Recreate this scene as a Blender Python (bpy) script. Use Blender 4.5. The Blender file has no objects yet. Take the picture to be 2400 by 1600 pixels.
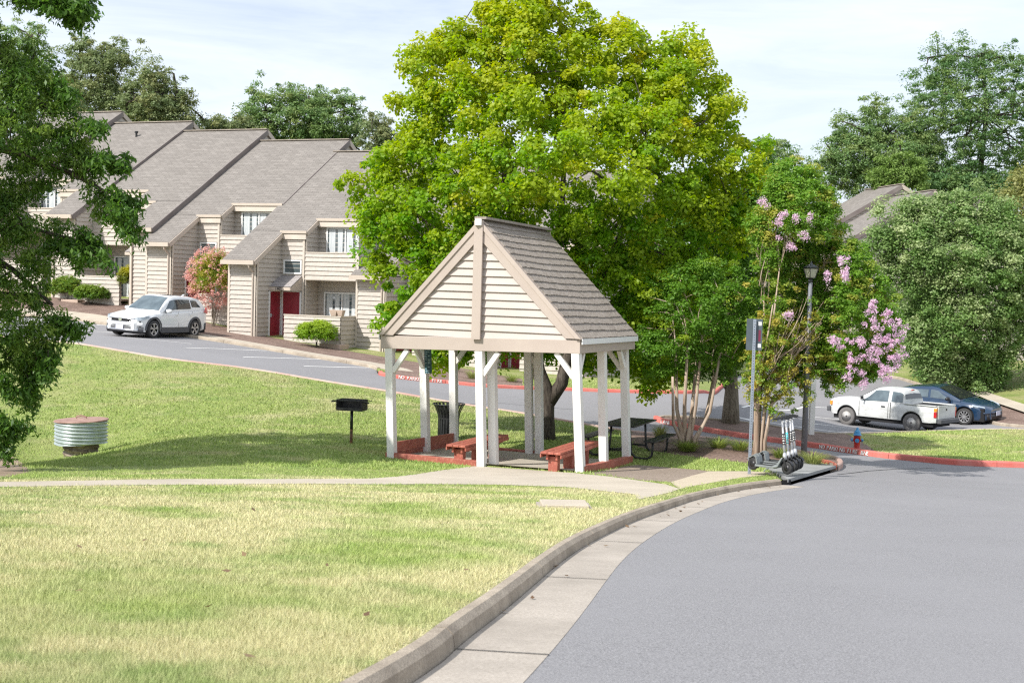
GRASS = 1.0; TREES = 1.0; DENOISE = False
import bpy, math, random
import numpy as np
from mathutils import Vector, Matrix
from mathutils.geometry import delaunay_2d_cdt
R = math.radians
random.seed(7); rng = np.random.default_rng(7)
scene = bpy.context.scene
COL = scene.collection

# ------------------------------------------------------------------ camera
FPX = 3000.0                       # focal length in pixels of the 2400 px wide photo
PITCH = math.atan(143/3000.0); ROLL = 0.028
_f = Vector((0, math.cos(PITCH), -math.sin(PITCH)))
_r0 = Vector((1, 0, 0)); _u0 = Vector((0, math.sin(PITCH), math.cos(PITCH)))
_r = _r0*math.cos(ROLL) + _u0*math.sin(ROLL)
_u = _u0*math.cos(ROLL) - _r0*math.sin(ROLL)
cam = bpy.data.cameras.new('camera'); camo = bpy.data.objects.new('camera', cam); COL.objects.link(camo)
cam.sensor_width = 36; cam.lens = 36*FPX/2400; cam.clip_end = 3000; cam.clip_start = .1
m = Matrix((( _r.x, _u.x, -_f.x, 0), (_r.y, _u.y, -_f.y, 0), (_r.z, _u.z, -_f.z, 0), (0, 0, 0, 1)))
camo.matrix_world = m
cam.dof.use_dof = True; cam.dof.focus_distance = 32; cam.dof.aperture_fstop = 7.0
scene.camera = camo
# ------------------------------------------------------------------ light
SUN_EL = R(43); SUN_AZ = Vector((-.747, -.665, 0)).normalized()
sdir = Vector((SUN_AZ.x*math.cos(SUN_EL), SUN_AZ.y*math.cos(SUN_EL), math.sin(SUN_EL)))
sl = bpy.data.lights.new('sun', 'SUN'); sl.energy = 4.6; sl.angle = R(.6); sl.color = (1, .965, .91)
so = bpy.data.objects.new('sun', sl); COL.objects.link(so)
so.rotation_euler = (-sdir).to_track_quat('-Z', 'Y').to_euler(); so.location = (-30, -10, 40)
w = bpy.data.worlds.new('World'); scene.world = w; w.use_nodes = True
nt = w.node_tree; nt.nodes.clear()
def wn(t, **k):
    n = nt.nodes.new(t)
    for a, b in k.items(): setattr(n, a, b)
    return n
sky = wn('ShaderNodeTexSky', sky_type='NISHITA', sun_disc=False)
sky.sun_elevation = SUN_EL; sky.sun_rotation = math.atan2(SUN_AZ.x, SUN_AZ.y)
sky.air_density = 1.0; sky.dust_density = 1.6; sky.ozone_density = 1.2
tc = wn('ShaderNodeTexCoord'); mp = wn('ShaderNodeMapping'); mp.inputs['Scale'].default_value = (1.0, 1.0, 7)
nz = wn('ShaderNodeTexNoise'); nz.inputs['Scale'].default_value = 3.2; nz.inputs['Detail'].default_value = 9; nz.inputs['Roughness'].default_value = .62
nz.inputs['Distortion'].default_value = .5
rp = wn('ShaderNodeValToRGB'); rp.color_ramp.elements[0].position = .30; rp.color_ramp.elements[0].color = (.55,)*3+(1,)
rp.color_ramp.elements[1].position = .68; rp.color_ramp.elements[1].color = (1,)*3+(1,)
mx = wn('ShaderNodeMixRGB'); mx.inputs[2].default_value = (7.6, 8.15, 9.1, 1)
mul = wn('ShaderNodeMath', operation='MULTIPLY'); mul.inputs[1].default_value = .92
bg = wn('ShaderNodeBackground'); bg.inputs['Strength'].default_value = .115
out = wn('ShaderNodeOutputWorld')
L = nt.links.new
L(tc.outputs['Generated'], mp.inputs[0]); L(mp.outputs[0], nz.inputs['Vector']); L(nz.outputs['Fac'], rp.inputs[0])
L(rp.outputs[0], mul.inputs[0]); L(mul.outputs[0], mx.inputs[0]); L(sky.outputs[0], mx.inputs[1]); L(mx.outputs[0], bg.inputs[0]); L(bg.outputs[0], out.inputs[0])
scene.view_settings.view_transform = 'Standard'; scene.view_settings.look = 'None'
scene.view_settings.gamma = 1; scene.view_settings.exposure = 0.30
scene.render.engine = 'CYCLES'
scene.cycles.max_bounces = 8; scene.cycles.transparent_max_bounces = 8; scene.cycles.diffuse_bounces = 4
scene.cycles.use_denoising = DENOISE; scene.cycles.pixel_filter_type = 'BLACKMAN_HARRIS'; scene.cycles.filter_width = 1.25

# ------------------------------------------------------------------ pixel helpers (photo pixels, 2400x1600)
def ray(u, v):
    return _f + _r*((u-1200)/FPX) + _u*((800-v)/FPX)
def at(u, v, Y):
    d = ray(u, v); return d*(Y/d.y)
def xz_ray(u, v): return ray(u, v)

# ------------------------------------------------------------------ terrain
CP = []
for Y in (-8, 2, 6, 10, 15, 20):
    for x in (-14, -6, 0, 7, 16): CP.append((x, Y, -1.025-.115*Y if Y > 0 else -1.025-.115*Y*.6))
for (u, v, Y) in [(2250, 1128, 28.5), (1356, 1117, 25.2), (918, 1082, 26.9), (1467, 1096, 28.3), (1850, 1120, 24.3), (1960, 1098, 29),
    (150, 1092, 30.4), (226, 1066, 30.0), (330, 1043, 29.6), (90, 1096, 30.6), (30, 1100, 25), (300, 1120, 22.5), (500, 1080, 25.5), (800, 1050, 29), (823, 1036, 31), (300, 1000, 33), (170, 930, 37),
    (170, 870, 40.5), (170, 813, 44), (500, 950, 36), (500, 863, 42), (0, 850, 41), (0, 950, 36.5), (0, 1040, 31), (-300, 1040, 31), (-300, 850, 42),
    (700, 895, 41), (918, 925, 40), (918, 1000, 34), (1090, 957, 39), (1300, 989, 38), (1450, 1014, 36.5), (1798, 1058, 34.3), (1900, 1070, 32.6),
    (1290, 1045, 31.5), (1600, 1035, 32), (1780, 1062, 30.5),
    (950, 887, 46), (1300, 915, 46.5), (1650, 922, 47), (1540, 990, 42), (1700, 1021, 40), (1900, 1050, 37.5), (2080, 1074, 35.5), (2350, 1094, 34),
    (2600, 1120, 32), (2133, 1016, 47), (1971, 996, 49), (2300, 1012, 45.5), (1800, 950, 52), (2000, 900, 62), (2400, 930, 56), (2400, 860, 68), (2200, 905, 60),
    (2600, 900, 56), (1500, 900, 52), (1250, 880, 52), (1100, 860, 54),
    (640, 790, 57), (890, 836, 54), (350, 735, 60), (150, 700, 63), (-100, 668, 67), (-400, 640, 70), (470, 792, 53), (869, 860, 48.6), (719, 836, 50), (170, 748, 58), (274, 782, 52), (352, 791, 50.7),
    (-300, 742, 60), (-300, 775, 48)]:
    p = at(u, v, Y); CP.append((p.x, p.y, p.z))
for (x, y, z) in [(-60, 90, 0), (-30, 85, -1), (0, 80, -2.5), (30, 85, -3.6), (60, 85, -3), (-40, 40, -2), (-40, 10, -3), (40, 40, -4.5), (40, 10, -3.5), (40, 60, -4),
    (-150, 200, 2), (0, 200, -1), (150, 200, -1), (-200, 0, -2), (200, 0, -4), (-200, -150, 0), (200, -150, 0), (0, -150, 0), (-700, 700, 2), (700, 700, 0), (0, 700, 0), (-700, -500, 0), (700, -500, 0)]:
    CP.append((x, y, z))
CP = np.array(CP, float)
def _phi(r2): return 0.5*r2*np.log(r2+1e-9)
_n = len(CP)
_A = np.zeros((_n+3, _n+3)); _d2 = ((CP[:, None, :2]-CP[None, :, :2])**2).sum(-1)
_A[:_n, :_n] = _phi(_d2) + np.eye(_n)*1.5
_A[:_n, _n] = 1; _A[:_n, _n+1:] = CP[:, :2]; _A[_n, :_n] = 1; _A[_n+1:, :_n] = CP[:, :2].T
_w = np.linalg.solve(_A, np.concatenate([CP[:, 2], np.zeros(3)]))
def terr(x, y):
    x = np.atleast_1d(np.asarray(x, float)); y = np.atleast_1d(np.asarray(y, float))
    o = np.empty(len(x))
    for i in range(0, len(x), 20000):
        xs, ys = x[i:i+20000], y[i:i+20000]
        d2 = (xs[:, None]-CP[None, :, 0])**2 + (ys[:, None]-CP[None, :, 1])**2
        o[i:i+20000] = _phi(d2)@_w[:_n] + _w[_n] + _w[_n+1]*xs + _w[_n+2]*ys
    return o
def tz(x, y): return float(terr(x, y)[0])
_YS = np.concatenate([np.arange(2, 40, .1), np.arange(40, 130, .25)])
def G(u, v, off=0.0):
    """where the sight line through a photo pixel meets the ground"""
    d = ray(u, v); dx, dz = d.x/d.y, d.z/d.y
    h = dz*_YS - terr(dx*_YS, _YS) - off
    k = np.where(h < 0)[0]
    if len(k) == 0: i = int(np.argmin(h)); Y = _YS[i]
    elif k[0] == 0: Y = _YS[0]
    else:
        i = k[0]; Y = _YS[i-1] + (_YS[i]-_YS[i-1])*h[i-1]/(h[i-1]-h[i])
    return (dx*Y, Y)

# ------------------------------------------------------------------ object helpers
ORG = {}
def tag(o, label=None, cat=None, group=None, kind=None):
    if label: o['label'] = label
    if cat: o['category'] = cat
    if group: o['group'] = group
    if kind: o['kind'] = kind
    return o
def thing(name, label, cat, loc=(0, 0, 0), rz=0, group=None, local=False):
    o = bpy.data.objects.new(name, None); COL.objects.link(o); o.location = loc; o.rotation_euler = (0, 0, rz)
    o.empty_display_size = .2
    tag(o, label, cat, group); ORG[o.name] = Vector((0, 0, 0)) if local else Vector(loc)
    return o
def linkmesh(name, me, mats, parent=None, smooth=False):
    o = bpy.data.objects.new(name, me); COL.objects.link(o)
    for mt in (mats if isinstance(mats, (list, tuple)) else [mats]): me.materials.append(mt)
    if smooth: me.polygons.foreach_set('use_smooth', [True]*len(me.polygons))
    if parent is not None:
        o.parent = parent; ORG[o.name] = ORG[parent.name]
    else: ORG[o.name] = Vector((0, 0, 0))
    return o
class MB:
    def __init__(s): s.v = []; s.f = []; s.m = []
    def add(s, vs, fs, mi=0):
        b = len(s.v); s.v.extend([tuple(p) for p in vs]); s.f.extend([tuple(i+b for i in f) for f in fs]); s.m.extend([mi]*len(fs)); return s
    def box(s, c, d, M=None, mi=0):
        """axis box centre c size d, optional 3x3/4x4 matrix applied after"""
        x, y, z = d[0]/2, d[1]/2, d[2]/2; c = Vector(c)
        vs = [c+Vector(p) for p in ((-x,-y,-z),(x,-y,-z),(x,y,-z),(-x,y,-z),(-x,-y,z),(x,-y,z),(x,y,z),(-x,y,z))]
        if M is not None: vs = [M@p for p in vs]
        return s.add(vs, [(0,3,2,1),(4,5,6,7),(0,1,5,4),(1,2,6,5),(2,3,7,6),(3,0,4,7)], mi)
    def beam(s, a, b, w, h, up=(0, 0, 1), mi=0, w2=None, h2=None):
        a = Vector(a); b = Vector(b); t = (b-a).normalized(); up = Vector(up)
        r = t.cross(up); r = r.normalized() if r.length > 1e-5 else Vector((1, 0, 0)); n = r.cross(t)
        w2 = w if w2 is None else w2; h2 = h if h2 is None else h2
        vs = [a-r*w/2-n*h/2, a+r*w/2-n*h/2, a+r*w/2+n*h/2, a-r*w/2+n*h/2, b-r*w2/2-n*h2/2, b+r*w2/2-n*h2/2, b+r*w2/2+n*h2/2, b-r*w2/2+n*h2/2]
        return s.add(vs, [(0,1,2,3),(7,6,5,4),(4,5,1,0),(5,6,2,1),(6,7,3,2),(7,4,0,3)], mi)
    def tube(s, pts, rs, n=8, cap=True, mi=0):
        pts = [Vector(p) for p in pts]
        if not isinstance(rs, (list, tuple)): rs = [rs]*len(pts)
        vs = []; fs = []; pr = None
        for i, p in enumerate(pts):
            t = (pts[min(i+1, len(pts)-1)]-pts[max(i-1, 0)]).normalized()
            if pr is None: pr = t.orthogonal().normalized()
            pr = (pr - t*pr.dot(t)); pr = pr.normalized() if pr.length > 1e-6 else t.orthogonal().normalized()
            q = t.cross(pr)
            for k in range(n):
                a = 2*math.pi*k/n; vs.append(p+(pr*math.cos(a)+q*math.sin(a))*rs[i])
        for i in range(len(pts)-1):
            for k in range(n):
                k2 = (k+1) % n; fs.append((i*n+k, i*n+k2, (i+1)*n+k2, (i+1)*n+k))
        if cap: fs.append(tuple(reversed(range(n)))); fs.append(tuple(range((len(pts)-1)*n, len(pts)*n)))
        return s.add(vs, fs, mi)
    def lathe(s, prof, c=(0, 0, 0), n=16, axis='z', mi=0, M=None, cap=True):
        vs = []; fs = []; c = Vector(c)
        for (r, h) in prof:
            for k in range(n):
                a = 2*math.pi*k/n; x, y = r*math.cos(a), r*math.sin(a)
                p = Vector((x, y, h)) if axis == 'z' else (Vector((x, h, y)) if axis == 'y' else Vector((h, x, y)))
                p = p+c
                vs.append(M@p if M is not None else p)
        for i in range(len(prof)-1):
            for k in range(n):
                k2 = (k+1) % n; fs.append((i*n+k, i*n+k2, (i+1)*n+k2, (i+1)*n+k))
        if cap and prof[0][0] > 1e-4: fs.append(tuple(reversed(range(n))))
        if cap and prof[-1][0] > 1e-4: fs.append(tuple(range((len(prof)-1)*n, len(prof)*n)))
        return s.add(vs, fs, mi)
    def prism(s, poly, off, mi=0):
        """poly: list of 3D points, extruded by vector off"""
        poly = [Vector(p) for p in poly]; off = Vector(off); n = len(poly)
        vs = poly+[p+off for p in poly]
        fs = [tuple(range(n)), tuple(reversed(range(n, 2*n)))]+[(i, i+n, (i+1) % n+n, (i+1) % n) for i in range(n)]
        return s.add(vs, fs, mi)
    def build(s, name, mats, parent=None, smooth=False, bevel=0):
        me = bpy.data.meshes.new(name)
        og = ORG.get(parent.name, Vector((0, 0, 0))) if parent is not None else Vector((0, 0, 0))
        me.from_pydata([(p[0]-og.x, p[1]-og.y, p[2]-og.z) for p in s.v], [], s.f)
        o = linkmesh(name, me, mats, parent, False)
        if any(s.m): me.polygons.foreach_set('material_index', s.m)
        import bmesh
        bm = bmesh.new(); bm.from_mesh(me); bmesh.ops.recalc_face_normals(bm, faces=bm.faces); bm.to_mesh(me); bm.free()
        if smooth: me.polygons.foreach_set('use_smooth', [True]*len(me.polygons))
        if bevel:
            md = o.modifiers.new('bevel', 'BEVEL'); md.width = bevel; md.segments = 2; md.limit_method = 'ANGLE'; md.angle_limit = R(40)
        me.update(); return o
def copytree(o, parent=None):
    c = o.copy(); COL.objects.link(c)
    ORG[c.name] = ORG.get(o.name, Vector((0, 0, 0)))
    if parent is not None: c.parent = parent
    for ch in list(o.children): copytree(ch, c)
    return c
def npmesh(name, V, F, mats, parent=None, smooth=False, attrs=None):
    """V (n,3) F (m,k) numpy"""
    me = bpy.data.meshes.new(name); n, k = F.shape
    og = ORG.get(parent.name, Vector((0, 0, 0))) if parent is not None else Vector((0, 0, 0))
    V = V - np.array(og)
    me.vertices.add(len(V)); me.vertices.foreach_set('co', V.astype(np.float32).ravel())
    me.loops.add(n*k); me.loops.foreach_set('vertex_index', F.astype(np.int32).ravel())
    me.polygons.add(n); me.polygons.foreach_set('loop_start', np.arange(0, n*k, k, dtype=np.int32))
    if smooth: me.polygons.foreach_set('use_smooth', np.ones(n, bool))
    for an, (dom, arr) in (attrs or {}).items():
        a = me.attributes.new(an, 'FLOAT', dom); a.data.foreach_set('value', arr.astype(np.float32))
    me.update(calc_edges=True); me.validate()
    return linkmesh(name, me, mats, parent)

# ------------------------------------------------------------------ materials
def newmat(name):
    mt = bpy.data.materials.new(name); mt.use_nodes = True
    b = mt.node_tree.nodes['Principled BSDF']; return mt, mt.node_tree, b
def C3(c): return (c[0], c[1], c[2], 1)
def mat(name, c, rough=.6, metal=0, c2=None, scale=3, detail=4, lo=.35, hi=.65, bump=0, bscale=40, spec=.5, coat=0, stretch=(1, 1, 1), c3=None, s3=30, lo3=.45, hi3=.7, emit=None, island=0):
    mt, nt, b = newmat(name); N = nt.nodes.new; L = nt.links.new
    b.inputs['Base Color'].default_value = C3(c); b.inputs['Roughness'].default_value = rough; b.inputs['Metallic'].default_value = metal
    b.inputs['Specular IOR Level'].default_value = spec
    if coat: b.inputs['Coat Weight'].default_value = coat; b.inputs['Coat Roughness'].default_value = .05
    g = N('ShaderNodeTexCoord'); mpn = N('ShaderNodeMapping'); mpn.inputs['Scale'].default_value = stretch; L(g.outputs['Object'], mpn.inputs[0])
    col = None
    if c2 is not None:
        n = N('ShaderNodeTexNoise'); n.inputs['Scale'].default_value = scale; n.inputs['Detail'].default_value = detail; n.inputs['Roughness'].default_value = .6
        L(mpn.outputs[0], n.inputs['Vector'])
        r = N('ShaderNodeMapRange'); r.inputs[1].default_value = lo; r.inputs[2].default_value = hi; L(n.outputs['Fac'], r.inputs[0])
        x = N('ShaderNodeMixRGB'); x.inputs[1].default_value = C3(c); x.inputs[2].default_value = C3(c2); L(r.outputs[0], x.inputs[0]); col = x.outputs[0]
    if c3 is not None:
        n = N('ShaderNodeTexNoise'); n.inputs['Scale'].default_value = s3; n.inputs['Detail'].default_value = 3; L(mpn.outputs[0], n.inputs['Vector'])
        r = N('ShaderNodeMapRange'); r.inputs[1].default_value = lo3; r.inputs[2].default_value = hi3; L(n.outputs['Fac'], r.inputs[0])
        x = N('ShaderNodeMixRGB'); x.inputs[2].default_value = C3(c3); L(r.outputs[0], x.inputs[0])
        if col: L(col, x.inputs[1])
        else: x.inputs[1].default_value = C3(c)
        col = x.outputs[0]
    if col: L(col, b.inputs['Base Color'])
    if bump:
        n = N('ShaderNodeTexNoise'); n.inputs['Scale'].default_value = bscale; n.inputs['Detail'].default_value = 4; L(mpn.outputs[0], n.inputs['Vector'])
        bn = N('ShaderNodeBump'); bn.inputs['Strength'].default_value = bump; bn.inputs['Distance'].default_value = .02; L(n.outputs['Fac'], bn.inputs['Height']); L(bn.outputs[0], b.inputs['Normal'])
    return mt
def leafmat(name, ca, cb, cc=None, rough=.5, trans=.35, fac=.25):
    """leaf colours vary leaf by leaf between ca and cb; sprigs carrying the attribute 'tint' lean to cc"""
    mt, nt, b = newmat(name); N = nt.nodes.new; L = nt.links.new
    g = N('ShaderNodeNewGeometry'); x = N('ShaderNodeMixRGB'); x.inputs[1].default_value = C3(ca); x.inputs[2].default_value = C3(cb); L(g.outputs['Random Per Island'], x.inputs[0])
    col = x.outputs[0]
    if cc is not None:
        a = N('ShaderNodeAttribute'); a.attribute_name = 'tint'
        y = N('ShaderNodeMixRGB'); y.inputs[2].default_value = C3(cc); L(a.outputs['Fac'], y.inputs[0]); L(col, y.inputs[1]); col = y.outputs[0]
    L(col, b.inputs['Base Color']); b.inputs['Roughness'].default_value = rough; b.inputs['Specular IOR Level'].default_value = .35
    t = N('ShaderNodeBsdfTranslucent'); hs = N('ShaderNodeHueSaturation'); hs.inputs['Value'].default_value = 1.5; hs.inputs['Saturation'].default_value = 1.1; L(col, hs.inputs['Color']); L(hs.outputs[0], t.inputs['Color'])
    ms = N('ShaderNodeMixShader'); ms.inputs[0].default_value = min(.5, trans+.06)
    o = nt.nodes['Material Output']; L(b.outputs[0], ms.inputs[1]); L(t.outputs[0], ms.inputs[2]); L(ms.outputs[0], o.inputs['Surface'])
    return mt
# ------------------------------------------------------------------ ground materials
def speckle(name, c, spots, rough=.85, s1=90, s2=2.0, bump=.25, big=None, bmix=.5):
    """fine aggregate speckle over soft large patches"""
    mt, nt, b = newmat(name); N = nt.nodes.new; L = nt.links.new
    g = N('ShaderNodeNewGeometry'); b.inputs['Roughness'].default_value = rough; b.inputs['Specular IOR Level'].default_value = .3
    n1 = N('ShaderNodeTexNoise'); n1.inputs['Scale'].default_value = s1; n1.inputs['Detail'].default_value = 3; n1.inputs['Roughness'].default_value = .75; L(g.outputs['Position'], n1.inputs['Vector'])
    r1 = N('ShaderNodeMapRange'); r1.inputs[1].default_value = .3; r1.inputs[2].default_value = .7; L(n1.outputs['Fac'], r1.inputs[0])
    x = N('ShaderNodeMixRGB'); x.inputs[1].default_value = C3(c); x.inputs[2].default_value = C3(spots); L(r1.outputs[0], x.inputs[0]); col = x.outputs[0]
    if big is not None:
        n2 = N('ShaderNodeTexNoise'); n2.inputs['Scale'].default_value = s2; n2.inputs['Detail'].default_value = 5; n2.inputs['Roughness'].default_value = .6; L(g.outputs['Position'], n2.inputs['Vector'])
        r2 = N('ShaderNodeMapRange'); r2.inputs[1].default_value = .38; r2.inputs[2].default_value = .68; r2.inputs[4].default_value = bmix; L(n2.outputs['Fac'], r2.inputs[0])
        y = N('ShaderNodeMixRGB'); y.inputs[2].default_value = C3(big); L(r2.outputs[0], y.inputs[0]); L(col, y.inputs[1]); col = y.outputs[0]
    L(col, b.inputs['Base Color'])
    bn = N('ShaderNodeBump'); bn.inputs['Strength'].default_value = bump; bn.inputs['Distance'].default_value = .01; L(n1.outputs['Fac'], bn.inputs['Height']); L(bn.outputs[0], b.inputs['Normal'])
    return mt
M_ASPH = speckle('asphalt', (.115, .112, .115), (.37, .363, .37), s1=95, big=(.265, .26, .266), s2=.45, bmix=.75, bump=.6)
M_CONC = speckle('gutter_concrete', (.33, .29, .245), (.52, .465, .40), s1=60, big=(.25, .22, .185), s2=1.3, bmix=.6)
M_KERB = speckle('kerb_concrete', (.31, .26, .20), (.54, .46, .365), s1=65, big=(.19, .155, .12), s2=2.6, bmix=.6, bump=.7)
M_WALK = speckle('walk_concrete', (.41, .36, .28), (.58, .51, .42), s1=50, big=(.34, .295, .235), s2=.9, bmix=.5)
M_PINKK = speckle('faded_kerb_paint', (.46, .34, .29), (.55, .45, .38), s1=30, big=(.42, .22, .19), s2=.8, bmix=.7)
M_RED = speckle('red_kerb_paint', (.52, .115, .08), (.60, .17, .15), s1=30, big=(.56, .26, .22), s2=1.5, bmix=.6)
M_MULCH = speckle('mulch', (.07, .045, .036), (.38, .27, .22), s1=15, big=(.13, .085, .068), s2=1.2, bmix=.7, bump=1.0)
M_GRAVEL = speckle('gravel', (.12, .09, .07), (.44, .36, .29), s1=26, big=(.24, .19, .15), s2=1.5, bmix=.6, bump=1.0)
M_PAD = speckle('gravelly_floor', (.30, .26, .205), (.46, .41, .335), s1=30, big=(.52, .47, .39), s2=.7, bmix=.8, bump=.5)
M_STRAW = speckle('straw', (.40, .33, .24), (.62, .53, .41), s1=26, big=(.46, .40, .29), s2=1.5, bmix=.6, bump=.8)
M_SOIL = speckle('bare_soil', (.20, .14, .10), (.36, .27, .21), s1=20, big=(.20, .17, .09), s2=1.4, bmix=.6, bump=.9)
M_DARK = mat('dark_void', (.012, .012, .013), .9)

def grasscol(nt, island=False):
    N = nt.nodes.new; L = nt.links.new
    g = N('ShaderNodeNewGeometry')
    def noise(s, d, st=(1, 1, 1), rot=0, off=(0, 0, 0)):
        mp = N('ShaderNodeMapping'); mp.inputs['Scale'].default_value = st; mp.inputs['Rotation'].default_value = (0, 0, rot); mp.inputs['Location'].default_value = off; L(g.outputs['Position'], mp.inputs[0])
        n = N('ShaderNodeTexNoise'); n.inputs['Scale'].default_value = s; n.inputs['Detail'].default_value = d; n.inputs['Roughness'].default_value = .62; L(mp.outputs[0], n.inputs['Vector']); return n.outputs['Fac']
    def ramp(src, a, b, lo=0, hi=1):
        r = N('ShaderNodeMapRange'); r.inputs[1].default_value = a; r.inputs[2].default_value = b; r.inputs[3].default_value = lo; r.inputs[4].default_value = hi; L(src, r.inputs[0]); return r.outputs[0]
    def mix(f, a, b):
        x = N('ShaderNodeMixRGB')
        L(f, x.inputs[0])
        for i, c in ((1, a), (2, b)):
            if isinstance(c, tuple): x.inputs[i].default_value = C3(c)
            else: L(c, x.inputs[i])
        return x.outputs[0]
    c = mix(ramp(noise(2.6, 6), .38, .62), (.21, .33, .045), (.36, .45, .11))
    # nearer the camera the lawn is drier: a slow fade across the site plus streaky patches
    sx = N('ShaderNodeSeparateXYZ'); L(g.outputs['Position'], sx.inputs[0])
    near = ramp(sx.outputs['Y'], 17, 24, .17, -.04)
    ad = N('ShaderNodeMath'); ad.operation = 'ADD'; L(noise(.42, 7, (1, 1.25, 1), .7, (3, 5, 0)), ad.inputs[0]); L(near, ad.inputs[1])
    c = mix(ramp(ad.outputs[0], .53, .70), c, (.70, .62, .37))
    far = ramp(sx.outputs['Y'], 30, 40, 0, .1)
    ad2 = N('ShaderNodeMath'); ad2.operation = 'ADD'; L(noise(.3, 5, (1, 1.5, 1), -.4, (9, 2, 0)), ad2.inputs[0]); L(far, ad2.inputs[1])
    c = mix(ramp(ad2.outputs[0], .56, .72, 0, .7), c, (.56, .49, .27))
    c = mix(ramp(noise(.7, 6, (1, 1.2, 1), .9, (7, 7, 0)), .54, .66, 0, .8), c, (.16, .30, .04))
    if island:
        c = mix(ramp(g.outputs['Random Per Island'], 0, 1, 0, .38), c, (.72, .70, .40))
        h = N('ShaderNodeMath'); h.operation = 'FRACT'; m = N('ShaderNodeMath'); m.operation = 'MULTIPLY'; m.inputs[1].default_value = 17.3; L(g.outputs['Random Per Island'], m.inputs[0]); L(m.outputs[0], h.inputs[0])
        c = mix(ramp(h.outputs[0], 0, 1, 0, .45), c, (.15, .25, .05))
    else:
        c = mix(ramp(noise(45, 3), .35, .6), c, (.20, .21, .08))
    return c
def grassmat(name, island):
    mt, nt, b = newmat(name); c = grasscol(nt, island); nt.links.new(c, b.inputs['Base Color']); b.inputs['Roughness'].default_value = .7; b.inputs['Specular IOR Level'].default_value = .2
    if not island:
        n = nt.nodes.new('ShaderNodeTexNoise'); n.inputs['Scale'].default_value = 28; n.inputs['Detail'].default_value = 4
        g = nt.nodes.new('ShaderNodeNewGeometry'); nt.links.new(g.outputs['Position'], n.inputs['Vector'])
        bn = nt.nodes.new('ShaderNodeBump'); bn.inputs['Strength'].default_value = .9; bn.inputs['Distance'].default_value = .04; nt.links.new(n.outputs['Fac'], bn.inputs['Height']); nt.links.new(bn.outputs[0], b.inputs['Normal'])
    return mt
M_LAWN = grassmat('lawn', False); M_BLADE = grassmat('grass_blade', True)

# ------------------------------------------------------------------ plan outlines (traced where the sight lines meet the ground)
def GL(px): return [G(u, v) for (u, v) in px]
def smooth(pts, it=2):
    for _ in range(it):
        q = [pts[0]]
        for a, b in zip(pts[:-1], pts[1:]):
            q.append((a[0]*.75+b[0]*.25, a[1]*.75+b[1]*.25)); q.append((a[0]*.25+b[0]*.75, a[1]*.25+b[1]*.75))
        q.append(pts[-1]); pts = q
    return pts
def resample(pts, step):
    P = np.array(pts); s = np.concatenate([[0], np.cumsum(np.hypot(*np.diff(P, axis=0).T))]); n = max(2, int(round(s[-1]/step))+1)
    t = np.linspace(0, s[-1], n); return [(float(a), float(b)) for a, b in zip(np.interp(t, s, P[:, 0]), np.interp(t, s, P[:, 1]))]
def offset(pts, d):
    P = np.array(pts); T = np.gradient(P, axis=0); T /= np.linalg.norm(T, axis=1)[:, None]+1e-9
    return [(float(p[0]-t[1]*d), float(p[1]+t[0]*d)) for p, t in zip(P, T)]    # +d = to the left of travel
k0 = GL([(1000, 1588), (1089, 1502), (1178, 1437), (1330, 1303), (1416, 1255), (1497, 1217), (1574, 1190), (1634, 1169), (1732, 1148), (1833, 1136)])
K1 = resample(smooth([(-2.6, -9), (-1.25, 1.2)]+k0), .3)
IA = K1[-1]; IB = G(1950, 1101)
E2px = [(-300, 762), (-100, 783), (60, 799), (168, 811), (300, 832), (420, 852), (607, 873), (760, 900), (903, 923), (1056, 950), (1170, 967), (1230, 976), (1306, 990), (1427, 1011), (1476, 1019), (1565, 1024), (1700, 1036), (1798, 1055), (1890, 1067), (1945, 1078), (1966, 1090)]
E2 = resample(smooth(GL(E2px)+[IB]), .5)
KH = resample(smooth([(-50, 68)]+GL([(-300, 735), (0, 740), (158, 747), (246, 762), (380, 782), (500, 800), (719, 837), (869, 861), (882, 868)]), 1), .6)
EA = resample(smooth(GL([(886, 876), (890, 881), (960, 891), (1053, 899), (1113, 906), (1230, 912), (1327, 915), (1476, 921), (1608, 924), (1654, 923), (1686, 915), (1700, 905), (1698, 893)]), 1), .5)
BR = resample(GL([(1750, 874), (1800, 864), (1950, 870), (2100, 887), (2210, 925), (2270, 963), (2330, 996), (2400, 1003), (2600, 1012)]), .6)
BB = resample(smooth(GL([(2600, 1018), (2400, 1011), (2211, 1014), (2150, 1015), (2112, 1017), (2057, 1020), (2004, 1021), (1944, 1022), (1901, 1018), (1797, 1000), (1704, 991), (1611, 981), (1545, 979), (1530, 984)]), 1), .6)
BF = resample(smooth(GL([(1530, 984), (1540, 990), (1594, 1001), (1706, 1021), (1900, 1048), (1990, 1062), (2101, 1077), (2119, 1078), (2234, 1090), (2335, 1094), (2400, 1096), (2600, 1102)]), 1), .5)
ASPH = K1+[IB]+E2[::-1]+KH+EA+BR+BB+BF+[(25, 27), (22, 10), (20, -9)]
GUT = K1+smooth(offset(resample(K1, 1.4), -.43), 2)[::-1]
PATH = GL([(-300, 1160), (0, 1143), (200, 1139), (400, 1135), (860, 1133), (934, 1127), (979, 1121), (1038, 1111), (1113, 1101), (1348, 1118), (1425, 1126), (1500, 1137), (1560, 1146), (1592, 1157)])+[G(1571, 1166), G(1494, 1184)]+GL([(1488, 1171), (1327, 1153), (1160, 1147), (1000, 1146), (880, 1147), (700, 1146), (450, 1149), (200, 1152), (0, 1156), (-300, 1176)])
GRAV = GL([(1375, 1119), (1440, 1106), (1486, 1097), (1560, 1103), (1640, 1110), (1662, 1113), (1625, 1123), (1571, 1140), (1500, 1135), (1425, 1124)])
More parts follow.
